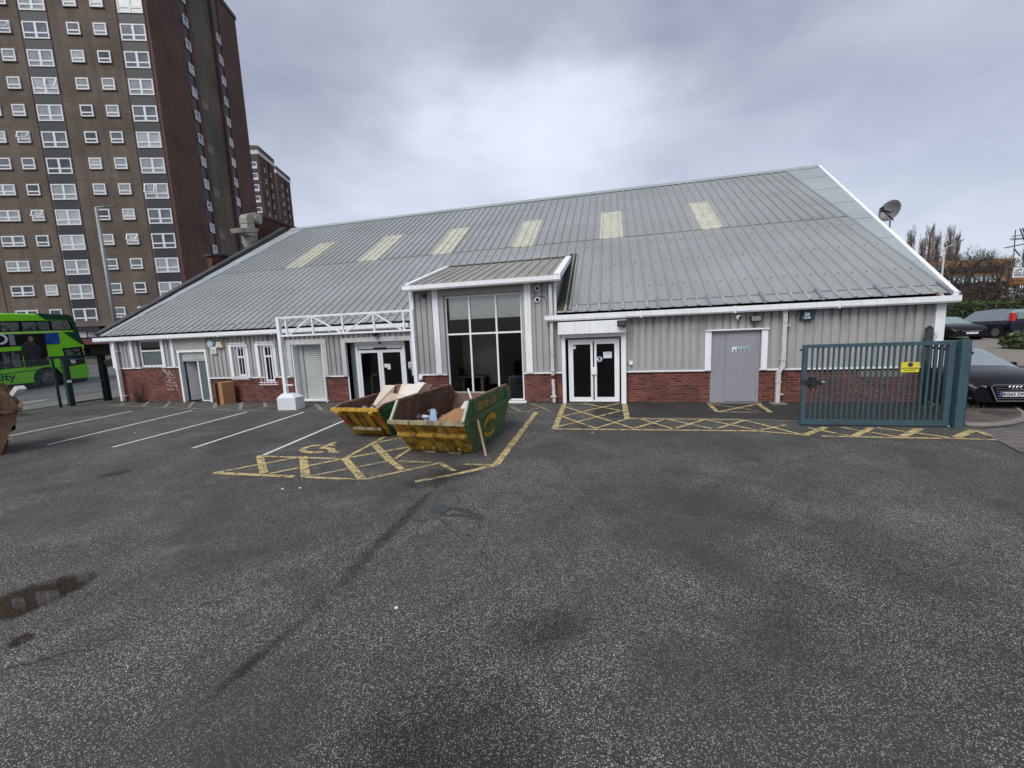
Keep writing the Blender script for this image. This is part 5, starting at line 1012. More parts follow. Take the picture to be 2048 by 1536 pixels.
def tower(name,label,C,zg,zr_,full=True,blen=17.9,rows=range(0,16),bs=1.):
    tb=globals()['tb']*bs
    T_=thing(name,label,'tower block',(C[0],C[1],zg))
    def W(a_,b_,z,off=0): p=C+ta*a_+tb*b_; return (p[0],p[1],z)
    def slab(m_,a0,a1,b0,b1,z0,z1): m_.add([W(a0,b0,z0),W(a1,b0,z0),W(a1,b1,z0),W(a0,b1,z0),W(a0,b0,z1),W(a1,b0,z1),W(a1,b1,z1),W(a0,b1,z1)],[(0,3,2,1),(4,5,6,7),(0,1,5,4),(1,2,6,5),(2,3,7,6),(3,0,4,7)])
    FW=40.
    a=M(); slab(a,-FW,0.0,0,blen-.2,4.9 if full else zg,zr_); a.build('front_wall',RND,T_,True)
    a=M()
    for b0,b1 in ((.0,5.45),(6.62,7.35),(12.0,12.35),(13.5,blen)): slab(a,0.0,.32,b0,b1,4.9 if full else zg,zr_)
    pieces(a,'side_brickwork',BRD,T_)
    a=M(); slab(a,.0,.22,7.35,8.9,zg,zr_); a.build('concrete_column',CONC,T_,True)
    a=M(); slab(a,-FW-.15,.45,-.12,blen+.1,zr_,zr_+.5 if full else zr_+.9); a.build('parapet',CONC if full else WHITE2,T_,True)
    if not full: a=M(); slab(a,-FW-.2,.5,-.2,blen+.2,zr_+.9,zr_+1.9); a.build('roof_band',CONC,T_,True)
    return T_,W,slab
T1,W,slab=tower('tower_block','tall brown tower block filling the upper left, nearest of the three',TC,1.4,47.6)
ZT=[16.86+2.555*k for k in range(-4,12)]
def win_mesh(w,h,two,topfrac=.66,open_=0):
    f=M(); t=.12; y0,y1=-.04,.05
    f.box(0,t,y0,y1,0,h); f.box(w-t,w,y0,y1,0,h); f.box(t,w-t,y0,y1,0,t); f.box(t,w-t,y0,y1,h-t,h)
    if two: f.box(w/2-.11,w/2+.11,y0,y1,t,h-t); xs_=[(t,w/2-.11),(w/2+.11,w-t)]
    else: xs_=[(t,w-t)]
    zt=h*(1-topfrac)
    for a_,b_ in xs_: f.box(a_,b_,y0+.002,y1-.002,zt-.07,zt+.07)
    if open_:
        a_,b_=xs_[0] if open_==1 else xs_[-1]; 
        for p,q in (((a_,-.02,h-t),(a_,-.28,zt+.1)),((b_,-.02,h-t),(b_,-.28,zt+.1)),((a_,-.28,zt+.1),(b_,-.28,zt+.1))): f.bar(p,q,.07,.05)
    return f
def pane_mesh(w,h): p=M(); p.quad((.05,.0,.05),(w-.05,.0,.05),(w-.05,.0,h-.05),(.05,.0,h-.05)); return p
wins={}
rs=random.Random(11)
def addwin(name,a0,w,h,ztop,two,face='f',parent=T1,C=TC,opn=0,panes=True):
    key=(name,two,face,opn)
    if face=='f': p=C+ta*a0+tb*(-.07); an=math.atan2(ta[1],ta[0])
    else: p=C+tb*a0+ta*(.33); an=math.atan2(tb[1],tb[0])
    base_=parent.matrix_basis.translation
    if key not in wins:
        o=win_mesh(w,h,two,open_=opn).build(name,WFR,parent); pn=pane_mesh(w,h).build('pane',PANES[0],o); wins[key]=(o.data,pn.data)
    else:
        o=bpy.data.objects.new(name,wins[key][0]); COL.objects.link(o); o.parent=parent; pn=bpy.data.objects.new('pane',wins[key][1]); COL.objects.link(pn); pn.parent=o
    o.location=(p[0]-base_.x,p[1]-base_.y,ztop-h-base_.z); o.rotation_euler=(0,0,an)
    md=pn.data.copy() if False else pn.data
    pn.material_slots[0].link='OBJECT'; pn.material_slots[0].material=PANES[rs.choice((0,0,1,1,2,3))]
    return o
spn=M(); sll=M()
for r,zt_ in enumerate(ZT):
    if zt_>44: continue
    for a0 in (-2.42,-11.42): addwin('wide_window',a0,2.36,1.56,zt_,True,opn={(5,-2.42):1,(9,-11.42):2}.get((r,a0),0)) if zt_<42 else None
    for a0 in (-4.92,-7.38): 
        if zt_<42: addwin('small_window',a0,1.2,1.12,zt_+.02,False,opn=1 if (r,a0)==(3,-4.92) else 0); slab(sll,a0-.08,a0+1.28,-.1,0,zt_-1.16,zt_-1.10)
    if zt_<42:
        addwin('small_window',-13.7,1.2,1.12,zt_+.02,False,opn=1 if r in (4,7,11) else 0); slab(sll,-13.78,-12.42,-.1,0,zt_-1.16,zt_-1.10)
        if r<6: addwin('double_window',-17.0,2.2,1.08,zt_,True); slab(sll,-17.08,-14.7,-.1,0,zt_-1.16,zt_-1.10)
        elif r<10: addwin('small_window',-15.95,1.2,1.12,zt_+.02,False); slab(sll,-16.03,-14.67,-.1,0,zt_-1.16,zt_-1.10)
    if 3<r<13 and zt_<42:
        for a0 in (-20.6,-29.6): addwin('wide_window',a0,2.36,1.56,zt_,True); slab(spn,a0,a0+2.36,-.045,0,zt_-2.555+.02,zt_-1.58)
        for a0 in (-23.2,-25.8): addwin('small_window',a0,1.2,1.12,zt_+.02,False)
    for a0 in (-2.42,-11.42): slab(spn,a0,a0+2.36,-.045,0,zt_-2.555+.02,zt_-1.58)
pieces(spn,'spandrel_panel',SPAN,T1); pieces(sll,'sill',SILL,T1)
ssp=M(); slab(ssp,.0,.24,5.45,6.62,4.9,47.6); slab(ssp,0,.24,12.35,13.5,4.9,47.6); pieces(ssp,'side_panel_strip',SPAN,T1)
for zt_ in ZT:
    if zt_>44.5 or zt_<8: continue
    for b0 in (5.72,12.5): addwin('side_window',b0,.82,1.08,zt_+.02,False,'s')
fl_=M()
for a0 in (-2.7,-2.42+2.36,-11.7,-11.42+2.36,-17.9): slab(fl_,a0,a0+.06,-.06,0,5.0,47.6)
pieces(fl_,'facade_pilaster',CONC,T1)
vd=M(); 
for zt_ in ZT: 
    for b0 in (7.05,12.15): p=W(.33,b0,zt_-.35); vd.box(p[0]-.06,p[0]+.06,p[1]-.06,p[1]+.06,p[2]-.06,p[2]+.06)
pieces(vd,'side_vent',BLACK,T1)
for z in (15.5,20.6,25.7,30.8): a=M(); slab(a,.22,.25,7.6,8.7,z,z+1.0); a.build('balcony_patch',mat('pale patch','#7b756b',.9),T1,True)
gf_=M(); slab(gf_,-22,-1.2,.8,14,1.4,4.9); gf_.build('ground_floor',mat('dark shop front','#2e2a2a',.7),T1,True)
gf_=M()
for a0 in (-12.9,-11.0,-9.1,-7.2): slab(gf_,a0,a0+1.75,.7,.8,3.55,4.3)
pieces(gf_,'ground_floor_glazing',SW,T1)
gf_=M(); slab(gf_,-13.2,-4.,-1.6,.8,2.75,3.3); gf_.build('entrance_canopy',mat('dull red canopy','#5a2c2f',.6),T1,True)
a=M(); slab(a,-24,.3,-.15,0,4.7,5.3); a.build('slab_edge',CONC,T1,True)
# far towers
for px,py,k,zr_,bs_,lab in ((512,299,95,0,.43,'distant brown tower block with a white parapet, just right of the near tower'),(549,338,116,0,.5,'farthest and lowest looking tower block, right of the other distant one')):
    q=atk(px,py,k); C=np.array([q[0],q[1]])
    T_,W_,slab_=tower('tower_block',lab,C,3,float(q[2])-1.0,False,bs=bs_)
    T_['group']='tower blocks'
    s2=M(); 
    def slab2(m_,a0,a1,b0,b1,z0,z1): 
        f=lambda a_,b_,z:(C[0]+ta[0]*a_+tb[0]*b_*bs_,C[1]+ta[1]*a_+tb[1]*b_*bs_,z); m_.add([f(a0,b0,z0),f(a1,b0,z0),f(a1,b1,z0),f(a0,b1,z0),f(a0,b0,z1),f(a1,b0,z1),f(a1,b1,z1),f(a0,b1,z1)],[(0,3,2,1),(4,5,6,7),(0,1,5,4),(1,2,6,5),(2,3,7,6),(3,0,4,7)])
    slab2(s2,0,.24,5.45,6.62,3,q[2]-1); slab2(s2,0,.24,12.35,13.5,3,q[2]-1); slab2(s2,-2.4,-.05,-.05,0,3,q[2]-1); pieces(s2,'side_panel_strip',SPAN,T_)
    wm=None
    z=float(q[2])-4.2
    while z>q[2]-32:
        for kind,a0,w_ in (('s',5.5,1.5),('s',12.3,1.5),('f',-2.3,2.1)):
            m1=M(); m2=M()
            if kind=='s': slab2(m1,.24,.3,a0,a0+w_,z,z+1.1); slab2(m2,.3,.32,a0+.14,a0+w_-.14,z+.4,z+.95)
            else: slab2(m1,a0,a0+w_,-.12,-.05,z,z+1.5); slab2(m2,a0+.2,a0+w_-.2,-.14,-.12,z+.5,z+1.3)
            o=m1.build('window',WFR,T_,True); m2.build('pane',PANES[1],o,True)
        z-=2.555
T1['group']='tower blocks'
# ------------------------------------------------------------- old brick building parts behind the left verge
OB=thing('old_brick_building','old red brick gable with a carved stone scroll rising behind the roof','building',(-21.0,20,0))
OX=-20.68
def o(px,py): q=onX(px,py,OX); return (float(q[1]),float(q[2]))
def oprism(name,P_,m_,d0=0.,d1=.34,bev=0):
    a=M(); a.prism(P_,lambda u,v,t:(t,u,v),OX+d0,OX-d1); return a.build(name,m_,OB,True,bevel=bev)
BRD2=brickmat('sooty old brick','#75402f','#4a2620','#3d302a',.55)
y0_,z0_=o(510,440); y1_,z1_=o(590,458)
oprism('gable_wall',[(y0_,0),(y1_,0),(y1_,z1_),o(519,431),(y0_+.1,o(512,434)[1])],BRD2)
oprism('gable_coping',[(o(517,431)[0],o(517,431)[1]+.0),(o(519,427)[0],o(519,427)[1]+.05),(y1_+.3,z1_+.12),(y1_+.3,z1_)],mat('stained coping','#4d4740',.85,var=.3),.08,.42)
def stone(name,pts,d0=.1,d1=.4): oprism(name,[o(*p) for p in pts],STONE,d0,d1,.02)
stone('scroll_top',[(492,428),(510,425),(511,436),(506,441),(505,447),(492,446),(490,436)])
stone('scroll_curl',[(506,431),(519,430),(519,443),(517,450),(508,445),(505,438)],.22,.1)
stone('scroll_neck',[(492,447),(506,447),(508,456),(492,455)]); stone('ledge_top',[(470,457),(496,454.5),(511,458),(512,464),(474,466)],.2); stone('ledge_under',[(486,466),(511,464),(512,474),(500,474)],.14); stone('pier',[(497,474),(513,472),(514,486),(499,494)])
yl,zl=o(423,512); yr,zr_=o(464,516)
oprism('low_parapet',[(yl,0),(yr,0),(yr,zr_),(o(440,511)[0],o(440,511)[1]),(yl,zl)],BRD2)
oprism('parapet_cap',[(yl-.1,zl),(o(440,511)[0],o(440,511)[1]),(yr+.1,zr_),(yr+.1,zr_+.08),(o(440,508)[0],o(440,508)[1]+.02),(yl-.1,zl+.09)],LEAD,.08,.42)
# ------------------------------------------------------------- lamp posts
def lamp(label,px,pytop,k,zg,arm,m_,w=.09):
    q=atk(px,pytop,k); zg=terr(q[0],q[1]); t=thing('street_lamp',label,'street lamp',(q[0],q[1],zg),0,'street lamps'); a=M(); a.tube([(0,0,0),(0,0,q[2]-zg)],[w*1.15,w*.75],8); a.build('pole',m_,t,smooth=True)
    a=M(); a.tube([(0,0,q[2]-zg),(arm[0]*.6,arm[1]*.6,q[2]-zg+.06+arm[2]*.6)],.035,6); a.build('arm',m_,t); a=M(); A_=Vector((arm[0]*.6,arm[1]*.6,q[2]-zg+.06+arm[2]*.6)); a.bar(A_,A_+Vector((arm[0]*.7,arm[1]*.7,arm[2]*.7)),.16,.07); a.build('lantern',mat('lamp head','#5c5f62',.5),t); return t
lamp('tall grey street lamp in front of the near tower block',192,415,22,.3,(.7,.25,0),mat('grey pole','#8a8f91',.5,.3),.1)
lamp('pale street lamp among the trees at the right',1889,497,38,2.0,(1.2,.2,.5),mat('pale pole','#a9aaa8',.5),.09)
# ------------------------------------------------------------- satellite dish
q=atk(1779,421,18.2); D=thing('satellite_dish','grey satellite dish on a pole behind the right roof edge','satellite dish',(float(q[0])+.12,float(q[1])+.1,0))
n_=Vector((-.85,-.48,.22)).normalized(); u_=n_.cross(Vector((0,0,1))).normalized(); v_=u_.cross(n_)
a=M(); rn,rm=28,5; c=Vector(tuple(map(float,q))); vs=[]
for j in range(rm+1):
    r=.43*j/rm
    for i in range(rn): t=2*math.pi*i/rn; vs.append(c+u_*r*math.cos(t)+v_*r*math.sin(t)*1.05+n_*(.16*(j/rm)**2-.16))
a.add(vs,[(j*rn+i,j*rn+(i+1)%rn,(j+1)*rn+(i+1)%rn,(j+1)*rn+i) for j in range(rm) for i in range(rn)]); o_=a.build('dish',mat('dish grey','#77777a',.5,var=.08),D,True,smooth=True); sd=o_.modifiers.new('s','SOLIDIFY'); sd.thickness=.02
a=M(); t=np.linspace(0,2*math.pi,29); a.tube([c+u_*.44*math.cos(x)+v_*.46*math.sin(x) for x in t],.012,5,False); a.build('dish_rim',mat('rim','#b5b6b8',.5),D,True)
a=M(); a.bar(c-v_*.5-u_*.25,c+n_*.5-v_*.12-u_*.05,.04,.04); a.bar(c-u_*.05-v_*.1,c+n_*.5-v_*.1,.05); a.box(*(c.x+n_.x*.5-.06,c.x+n_.x*.5+.06,c.y+n_.y*.5-.06,c.y+n_.y*.5+.06,c.z+n_.z*.5-.2,c.z+n_.z*.5-.0)); a.build('receiver_arm',BLACK,D,True)
a=M(); a.tube([(c.x+.12,c.y+.12,0),(c.x+.12,c.y+.12,c.z-.1),tuple(c-n_*.1)],.03,8); a.bar((c.x+.12,c.y+.12,5.2),(c.x-.5,c.y+.12,5.2),.05); a.bar((c.x+.12,c.y+.12,4.5),(c.x-.5,c.y+.12,4.5),.05); a.build('pole',STEEL,D,True)
# ------------------------------------------------------------- cars
def halves(mm,nm):
    if nm!='side_window': return [mm]
    o=[]
    for s in (1,-1):
        q=M(); q.v=mm.v; q.f=[f for f in mm.f if mm.v[f[0]][0]*s>0]
        if q.f:
            ids=sorted({i for f in q.f for i in f}); mp={i:k for k,i in enumerate(ids)}; q.v=[mm.v[i] for i in ids]; q.f=[tuple(mp[i] for i in f) for f in q.f]; o.append(q)
    return o
def ring(st):
    y,w,zs,zb,wr,zt=st; return [(w*.9,y,zs),(w*.99,y,zs+.1),(w,y,(zs+zb)/2+.05),(w*.97,y,zb-.04),(w*.93,y,zb),(wr,y,zt-.02),(wr*.8,y,zt+.01),(0,y,zt+.03)]
def car(label,loc,rz,paint,sts,L2,cab,plate=None,lights=True,wheels=(1.3,-1.3),group='parked cars',scale=1.,detail=True,wr_=.33,suv=False,rearplate=False):
    """sts stations from rear(-) to front(+); cab=(i_rearglass0,i_roof0,i_roof1,i_cowl)"""
    c=thing('parked_car',label,'car',loc,rz,group); c.scale=(scale,)*3; c.matrix_basis=c.matrix_basis@Matrix.Scale(scale,4)
    rings=[ring(s) for s in sts]; n=8
    body=M(); sg=M(); ws=M(); rw=M(); i0,i1,i2,i3=cab
    for s in (1,-1):
        for k in range(len(sts)-1):
            for j in range(n-1):
                A_=[(s*p[0],p[1],p[2]) for p in (rings[k][j],rings[k+1][j],rings[k+1][j+1],rings[k][j+1])]
                if s<0: A_=A_[::-1]
                tgt=body
                if i0<=k<i3:
                    if j==4 and i1-1<=k<i2+1: tgt=sg
                    if j>=5 and k>=i2: tgt=ws
                    if j>=5 and k<i1: tgt=rw
                tgt.quad(*A_)
    for k in (0,len(sts)-1):
        P_=rings[k]; pts=[(p[0],p[1],p[2]) for p in P_]+[(-p[0],p[1],p[2]) for p in P_[::-1][1:]]
        body.quad(*(pts if k else pts[::-1]))
    for s in sts: pass
    body.quad(*[(x,y,sts[0][2]+.02) for x,y in ((-.7,sts[0][0]),(.7,sts[0][0]),(.7,sts[-1][0]),(-.7,sts[-1][0]))])
    bo=body.build('body',paint,c,smooth=True); 
    md=bo.modifiers.new('w','WELD'); md.merge_threshold=.001; es=bo.modifiers.new('e','EDGE_SPLIT'); es.split_angle=R_(38)
    for nm,mm in (('side_window',sg),('windscreen',ws),('rear_window',rw)):
        if mm.v:
            pieces(mm,nm,CARGLASS,c,world=False) if nm=='never' else [q_.build(nm,CARGLASS,c) for q_ in halves(mm,nm)]
    # pillars
    pl=M(); r1=sts[i1]; r2=sts[i2]; 
    ym=(r1[0]+r2[0])/2
    for s in (1,-1):
        for yy,w_ in ((ym,.08),):
            pl.quad(*[(s*(x+.006),y,z) for x,y,z in ((r2[1]*.93,yy-w_/2,r2[3]),(r2[1]*.93,yy+w_/2,r2[3]),(r2[4],yy+w_/2,r2[5]-.02),(r2[4],yy-w_/2,r2[5]-.02))])
    pl.build('pillar',BLACK,c)
    W_=max(s[1] for s in sts)
    for y in wheels:
        for s in (1,-1):
            a=M(); a.tube([(s*(W_-.22),y,wr_+.02),(s*(W_+.004),y,wr_+.02)],wr_+.06,20); a.build('wheel_arch',DARK,c)
            a=M(); a.tube([(s*(W_-.2),y,wr_),(s*(W_+.012),y,wr_)],wr_,20); w=a.build('wheel',DARK,c)
            a=M(); a.tube([(s*(W_+.012),y,wr_),(s*(W_+.02),y,wr_)],wr_*.64,16)
            a.build('rim',mat('alloy wheel','#8d9092',.35,.6),w)
    return c
SAL=[(-2.1,.72,.42,.78,.60,.82),(-2.05,.82,.3,.9,.66,.94),(-1.75,.87,.24,.95,.7,1.02),(-1.15,.89,.22,.96,.60,1.38),(-.3,.9,.22,.95,.60,1.44),(.35,.9,.22,.94,.61,1.40),(1.05,.9,.22,.93,.74,.98),(1.5,.89,.24,.88,.72,.92),(1.85,.86,.24,.80,.66,.84),(2.02,.80,.22,.70,.58,.74),(2.12,.66,.22,.58,.5,.62)]
BLK=mat('dark grey black car paint','#0b0c10',.32,var=.1,coat=.2,spec=.25); NAVY=mat('navy car paint','#0b1020',.3,coat=.35,spec=.4); CHROME=mat('chrome','#c3c6c9',.15,.9); HLG=mat('headlamp glass','#cdd1d4',.12,spec=.8,var=.25,scale=18)
def detail_front(c,paint,plate_txt,rings_emb=False,low=False):
    yf=2.12
    a=M()
    if not low:
        P_=[(-.36,.66),(.36,.66),(.42,.6),(.3,.26),(-.3,.26),(-.42,.6)]
        a.prism(P_,lambda u,v,t:(u,t,v),yf-.03,yf+.035); gr=a.build('grille',BLACK,c)
        a=M(); 
        for p,q in zip(P_,P_[1:]+P_[:1]): a.bar((p[0],yf+.04,p[1]),(q[0],yf+.04,q[1]),.022,.022)
        a.build('grille_frame',CHROME,gr)
        a=M(); 
        for z in (.62,.56,.5,.44,.38,.32): a.box(-.34+(.62-z)*.15,.34-(.62-z)*.15,yf+.035,yf+.042,z,z+.008)
        a.build('grille_bar',STEEL,gr)
        if rings_emb:
            a=M()
            for i in range(4):
                t=np.linspace(0,2*math.pi,17); a.tube([((i-1.5)*.06+.045*math.cos(x),yf+.055,.585+.045*math.sin(x)) for x in t],.007,5,False)
            a.build('emblem',CHROME,gr)
    else:
        a.box(-.42,.42,yf-.03,yf+.02,.53,.57); gr=a.build('grille',CHROME,c); a=M(); a.disc((0,yf+.02,.55),(0,1,0),.05,.01,14); a.build('emblem',CHROME,gr)
    for s in (1,-1):
        a=M(); z=.62
        P_=[(.47,z-.01),(.78,z+.06),(.74,z-.06),(.5,z-.08)] if not low else [(.5,z-.0),(.8,z+.05),(.78,z+.01),(.52,z-.04)]
        vs=[(s*u,2.135-.42*max(0,u-.45),v) for u,v in P_]; vs2=[(s*u,1.95-.3*max(0,u-.45),v) for u,v in P_]
        a.add(vs+vs2,[(0,1,2,3),(4,7,6,5),(0,4,5,1),(1,5,6,2),(2,6,7,3),(3,7,4,0)]); h=a.build('headlight',HLG,c)
        a=M(); a.box(s*.62-.035,s*.62+.035,2.085,2.095,z-.02,z+.015); a.build('lamp_lens',BLACK,h)
        a=M(); a.box(min(s*.5,s*.72),max(s*.5,s*.72),2.06,2.09,.3,.33); a.build('fog_lamp_trim',CHROME,c)
        a=M(); a.bar((s*.86,.75,.96),(s*1.0,.72,1.0),.1,.12); a.build('wing_mirror',paint,c,bevel=.02)
    a=M(); a.box(-.26,.26,yf+.045,yf+.055,.37,.48); pl=a.build('number_plate',mat('plate white','#d8dadc',.4),c)
    if plate_txt:
        textM(plate_txt,.105,.0008,True).xf(Matrix.Translation(Vector((0.0,yf+.058,.425)))@Matrix.Rotation(math.pi,4,'Z')@Matrix.Rotation(math.pi/2,4,'X')@Matrix.Scale(.88,4,(1,0,0))).build('plate_lettering',BLACK,pl)
        a=M(); a.box(.225,.26,yf+.0555,yf+.057,.37,.48); a.build('plate_band',mat('plate blue','#1d3d8c'),pl)
q=atk(2029,760,9.0); gzz=terr(q[0],q[1]); y_f=float(q[1]); 
C1=car('dark grey hatchback facing the camera just right of the gate post',(float(q[0]),y_f+2.2,gzz+.02),math.pi,BLK,SAL,0,(2,3,5,6),scale=1.06,group='parked cars'); C1.scale=(1.08,1.05,.93)
detail_front(C1,BLK,'BG63 DNU',True)
q=atk(1940,682,25); C2=car('black saloon with thin white headlights parked before the hedge',(float(q[0])-.1,float(q[1])+2.3,terr(q[0],q[1]+2)),math.pi+.05,BLK,SAL,0,(2,3,5,6),scale=1.08); C2.scale=(1.2,1.1,1.02); detail_front(C2,BLK,'',False,True)
SUV=[(-2.05,.78,.36,.85,.66,.9),(-2.02,.85,.32,1.0,.7,1.05),(-1.95,.88,.3,1.02,.68,1.2),(-1.72,.89,.3,1.02,.62,1.58),(-.6,.9,.3,1.0,.64,1.64),(.35,.9,.3,.98,.63,1.58),(1.0,.9,.3,.97,.72,1.03),(1.6,.88,.3,.94,.7,.97),(1.95,.82,.3,.85,.6,.88),(2.1,.68,.3,.7,.5,.72)]
q=atk(2048,676,24.5); C3=car('navy blue estate car seen from behind at the right edge',(float(q[0]),float(q[1])+2.3,terr(q[0],q[1]+2)),.1,NAVY,SUV,0,(2,3,5,6),wr_=.36,scale=1.05)
for s in (1,-1): a=M(); a.box(min(s*.7,s*.87),max(s*.7,s*.87),-2.07,-1.9,.98,1.42); a.build('tail_light',mat('tail lamp red','#c22a2c',.3,var=.2,scale=8),C3)
a=M(); a.box(-.26,.26,-2.09,-2.05,.72,.83); a.build('number_plate',mat('plate yellow','#b39a2c',.5),C3)
a=M(); a.box(-.6,.6,-2.06,-1.99,1.08,1.45); a.xf(Matrix.Identity(4)); a.build('rear_screen',CARGLASS,C3)
SILV=mat('silver car paint','#9aa0a6',.25,.3,coat=.6); WCAR=mat('white car paint','#c9ccd0',.3,coat=.6)
for lab,px,py,k,rz_,pn,st_ in (('black car parked side on beyond the hedge',1985,618,56,R_(-70),BLK,SAL),('white car roof showing just over the hedge beside the wall',1905,632,36,R_(80),WCAR,SAL),('silver car in the far row, left of the scaffold',2015,606,64,R_(160),SILV,SAL),('dark blue car in the far row behind the scaffold',2050,602,60,R_(165),NAVY,SAL),('small white car far up the slope by the brown bush',1904,588,80,R_(120),WCAR,SAL),('pale car roof in the farthest row',2013,576,90,R_(150),SILV,SAL)):
    q=atk(px,py,k); car(lab,(float(q[0]),float(q[1]),terr(q[0],q[1])),rz_,pn,st_,0,(2,3,5,6))
# ------------------------------------------------------------- hedge, bushes, trees
def leafcloud(m_,c,r,n,s,rs,flat=1.):
    for i in range(n):
        d=Vector((rs.gauss(0,1),rs.gauss(0,1),rs.gauss(0,1))).normalized()*rs.uniform(.55,1.05); p=Vector((c[0]+d.x*r[0],c[1]+d.y*r[1],c[2]+d.z*r[2]))
        u=Vector((rs.uniform(-1,1),rs.uniform(-1,1),rs.uniform(-1,1))).normalized()*s; v=u.cross(Vector((rs.uniform(-1,1),rs.uniform(-1,1),rs.uniform(-1,1)))).normalized()*s*.7
        m_.quad(p-u,p-v,p+u,p+v)
rs=random.Random(21)
h0=atk(1880,640,30); h1=atk(2110,628,30)
a=M(); nn=40
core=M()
for i in range(nn):
    t=i/(nn-1); p=h0*(1-t)+h1*t; z0=terr(p[0],p[1]); leafcloud(a,(p[0],p[1],z0+1.1+.08*math.sin(i*1.7)),(.5,.6,1.1),300,.09,rs)
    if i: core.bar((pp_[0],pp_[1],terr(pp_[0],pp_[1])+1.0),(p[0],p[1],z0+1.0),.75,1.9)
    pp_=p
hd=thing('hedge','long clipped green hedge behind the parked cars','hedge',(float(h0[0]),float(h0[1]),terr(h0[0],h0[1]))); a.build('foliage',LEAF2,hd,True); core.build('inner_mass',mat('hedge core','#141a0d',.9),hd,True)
def twigbush(label,px,py,k,r,n,leafn,mt,lm,name='bush',cat='bush'):
    q=atk(px,py,k); z0=terr(q[0],q[1]); t=thing(name,label,cat,(float(q[0]),float(q[1]),z0)); rs=random.Random(int(px)); a=M()
    for i in range(n):
        an=rs.uniform(0,2*math.pi); el=rs.uniform(.1,1.4); L=r*rs.uniform(.7,1.1); d=Vector((math.cos(an)*math.cos(el),math.sin(an)*math.cos(el),math.sin(el)*.8)); p=Vector((rs.uniform(-.3,.3),rs.uniform(-.3,.3),0)); q2=p+d*L*.5; q3=q2+(d+Vector((rs.uniform(-.4,.4),rs.uniform(-.4,.4),rs.uniform(-.1,.4))))*L*.5; a.tube([p,q2,q3],[.05,.03,.01],3)
        for _ in range(5): e=q2.lerp(q3,rs.random()); a.tube([e,e+Vector((rs.uniform(-.8,.8),rs.uniform(-.8,.8),rs.uniform(-.2,.7)))*r*.2],[.02,.006],3)
    a.build('branches',mt,t)
    if leafn: b=M(); leafcloud(b,(0,0,r*.35),(r,r,r*.5),leafn,.12,rs); b.build('foliage',lm,t)
    return t
BRB=mat('brown twiggy bush','#3b2f22',.9,var=.4,scale=.6)
twigbush('broad dark brown twiggy bush above the hedge',1972,612,44,3.6,160,2200,TWIG2,BRB)
twigbush('smaller green brown bush at the far right of the hedge',2052,628,33,2.2,80,900,TWIG2,LEAF2)
twigbush('low green shrub on the verge at the right edge',2060,716,19,1.0,20,500,TWIG,LEAF)
def baretree(label,px,pyb,pyt,k,kind,seed,w=1.,zadd=0,name='bare_tree'):
    qb=atk(px,pyb,k); qt=atk(px,pyt,k); z0=terr(qb[0],qb[1]); hgt=float(qt[2])-z0; t=thing(name,label,'tree',(float(qb[0]),float(qb[1]),z0),0,'bare winter trees'); rs=random.Random(seed)
    tr_=M(); br=M(); u=k/60.
    if kind=='poplar':
        tr_.tube([(0,0,0),(0,0,hgt*.5),(0.1,0,hgt*.97)],[.28*u,.18*u,.02*u],6)
        for i in range(150):
            z=hgt*rs.uniform(.12,.9); an=rs.uniform(0,6.28); L=hgt*rs.uniform(.12,.28)*(1-z/hgt*.5)*w; d=Vector((math.cos(an)*.34,math.sin(an)*.34,1)).normalized(); p=Vector((0,0,z)); e=p+d*L; m2=p+d*L*.4+Vector((math.cos(an),math.sin(an),0))*L*.1
            br.tube([p,m2,e],[.028*u,.02*u,.006*u],3)
            for _ in range(9): s=m2.lerp(e,rs.random()); br.tube([s,s+Vector((rs.uniform(-.35,.35),rs.uniform(-.35,.35),1)).normalized()*L*.35],[.011*u,.004*u],3,False)
    else:
        tr_.tube([(0,0,0),(.1,0,hgt*.3)],[.3*u,.2*u],6)
        def grow(p,d,L,r,lv):
            e=p+d*L; br.tube([p,p.lerp(e,.5)+Vector((rs.uniform(-.1,.1),rs.uniform(-.1,.1),0))*L,e],[r,r*.8,r*.55],3 if lv>1 else 5,False)
            if lv>=5: return
            for _ in range(rs.choice((2,3,3))):
                nd=(d+Vector((rs.uniform(-.8,.8),rs.uniform(-.8,.8),rs.uniform(-.2,.55)))).normalized(); grow(e,nd,L*rs.uniform(.6,.85),r*.6,lv+1)
        for _ in range(4): grow(Vector((.05,0,hgt*rs.uniform(.2,.3))),Vector((rs.uniform(-.7,.7)*w,rs.uniform(-.7,.7)*w,.8)).normalized(),hgt*.24,.12*u,1)
    tw=TWIG if kind=='poplar' else TWIG2; tr_.build('trunk',tw,t); br.build('crown',tw,t); return t
for i,(px,pt) in enumerate(((1812,462),(1849,457),(1864,470),(1889,457),(1835,478),(1903,472))):
    baretree(['leftmost poplar, half hidden by the roof edge','tallest twin topped poplar left of the lamp post','shorter poplar right behind the tallest pair','poplar just behind the pale lamp post','low poplar between the first and the tallest','right end poplar of the row'][i],px,600,pt,105,'poplar',i,name='poplar_tree')
for i,(px,pb,pt,k,w) in enumerate(((1895,600,500,62,.9),(1925,600,492,66,1.),(1938,598,510,60,1.),(1965,600,503,85,1.2),(1995,600,505,80,1.2),(2008,596,512,58,1.),(2046,600,508,60,1.1))):
    baretree(['leafless tree right against the roof corner','tallest dense leafless tree left of the orange building front','forked leafless tree before the orange wall','leafless tree behind the orange building','pale leafless tree far behind the orange building','gnarled leafless tree left of the scaffold','dark leafless tree behind the scaffold'][i],px,pb,pt,k,'round',30+i,w)
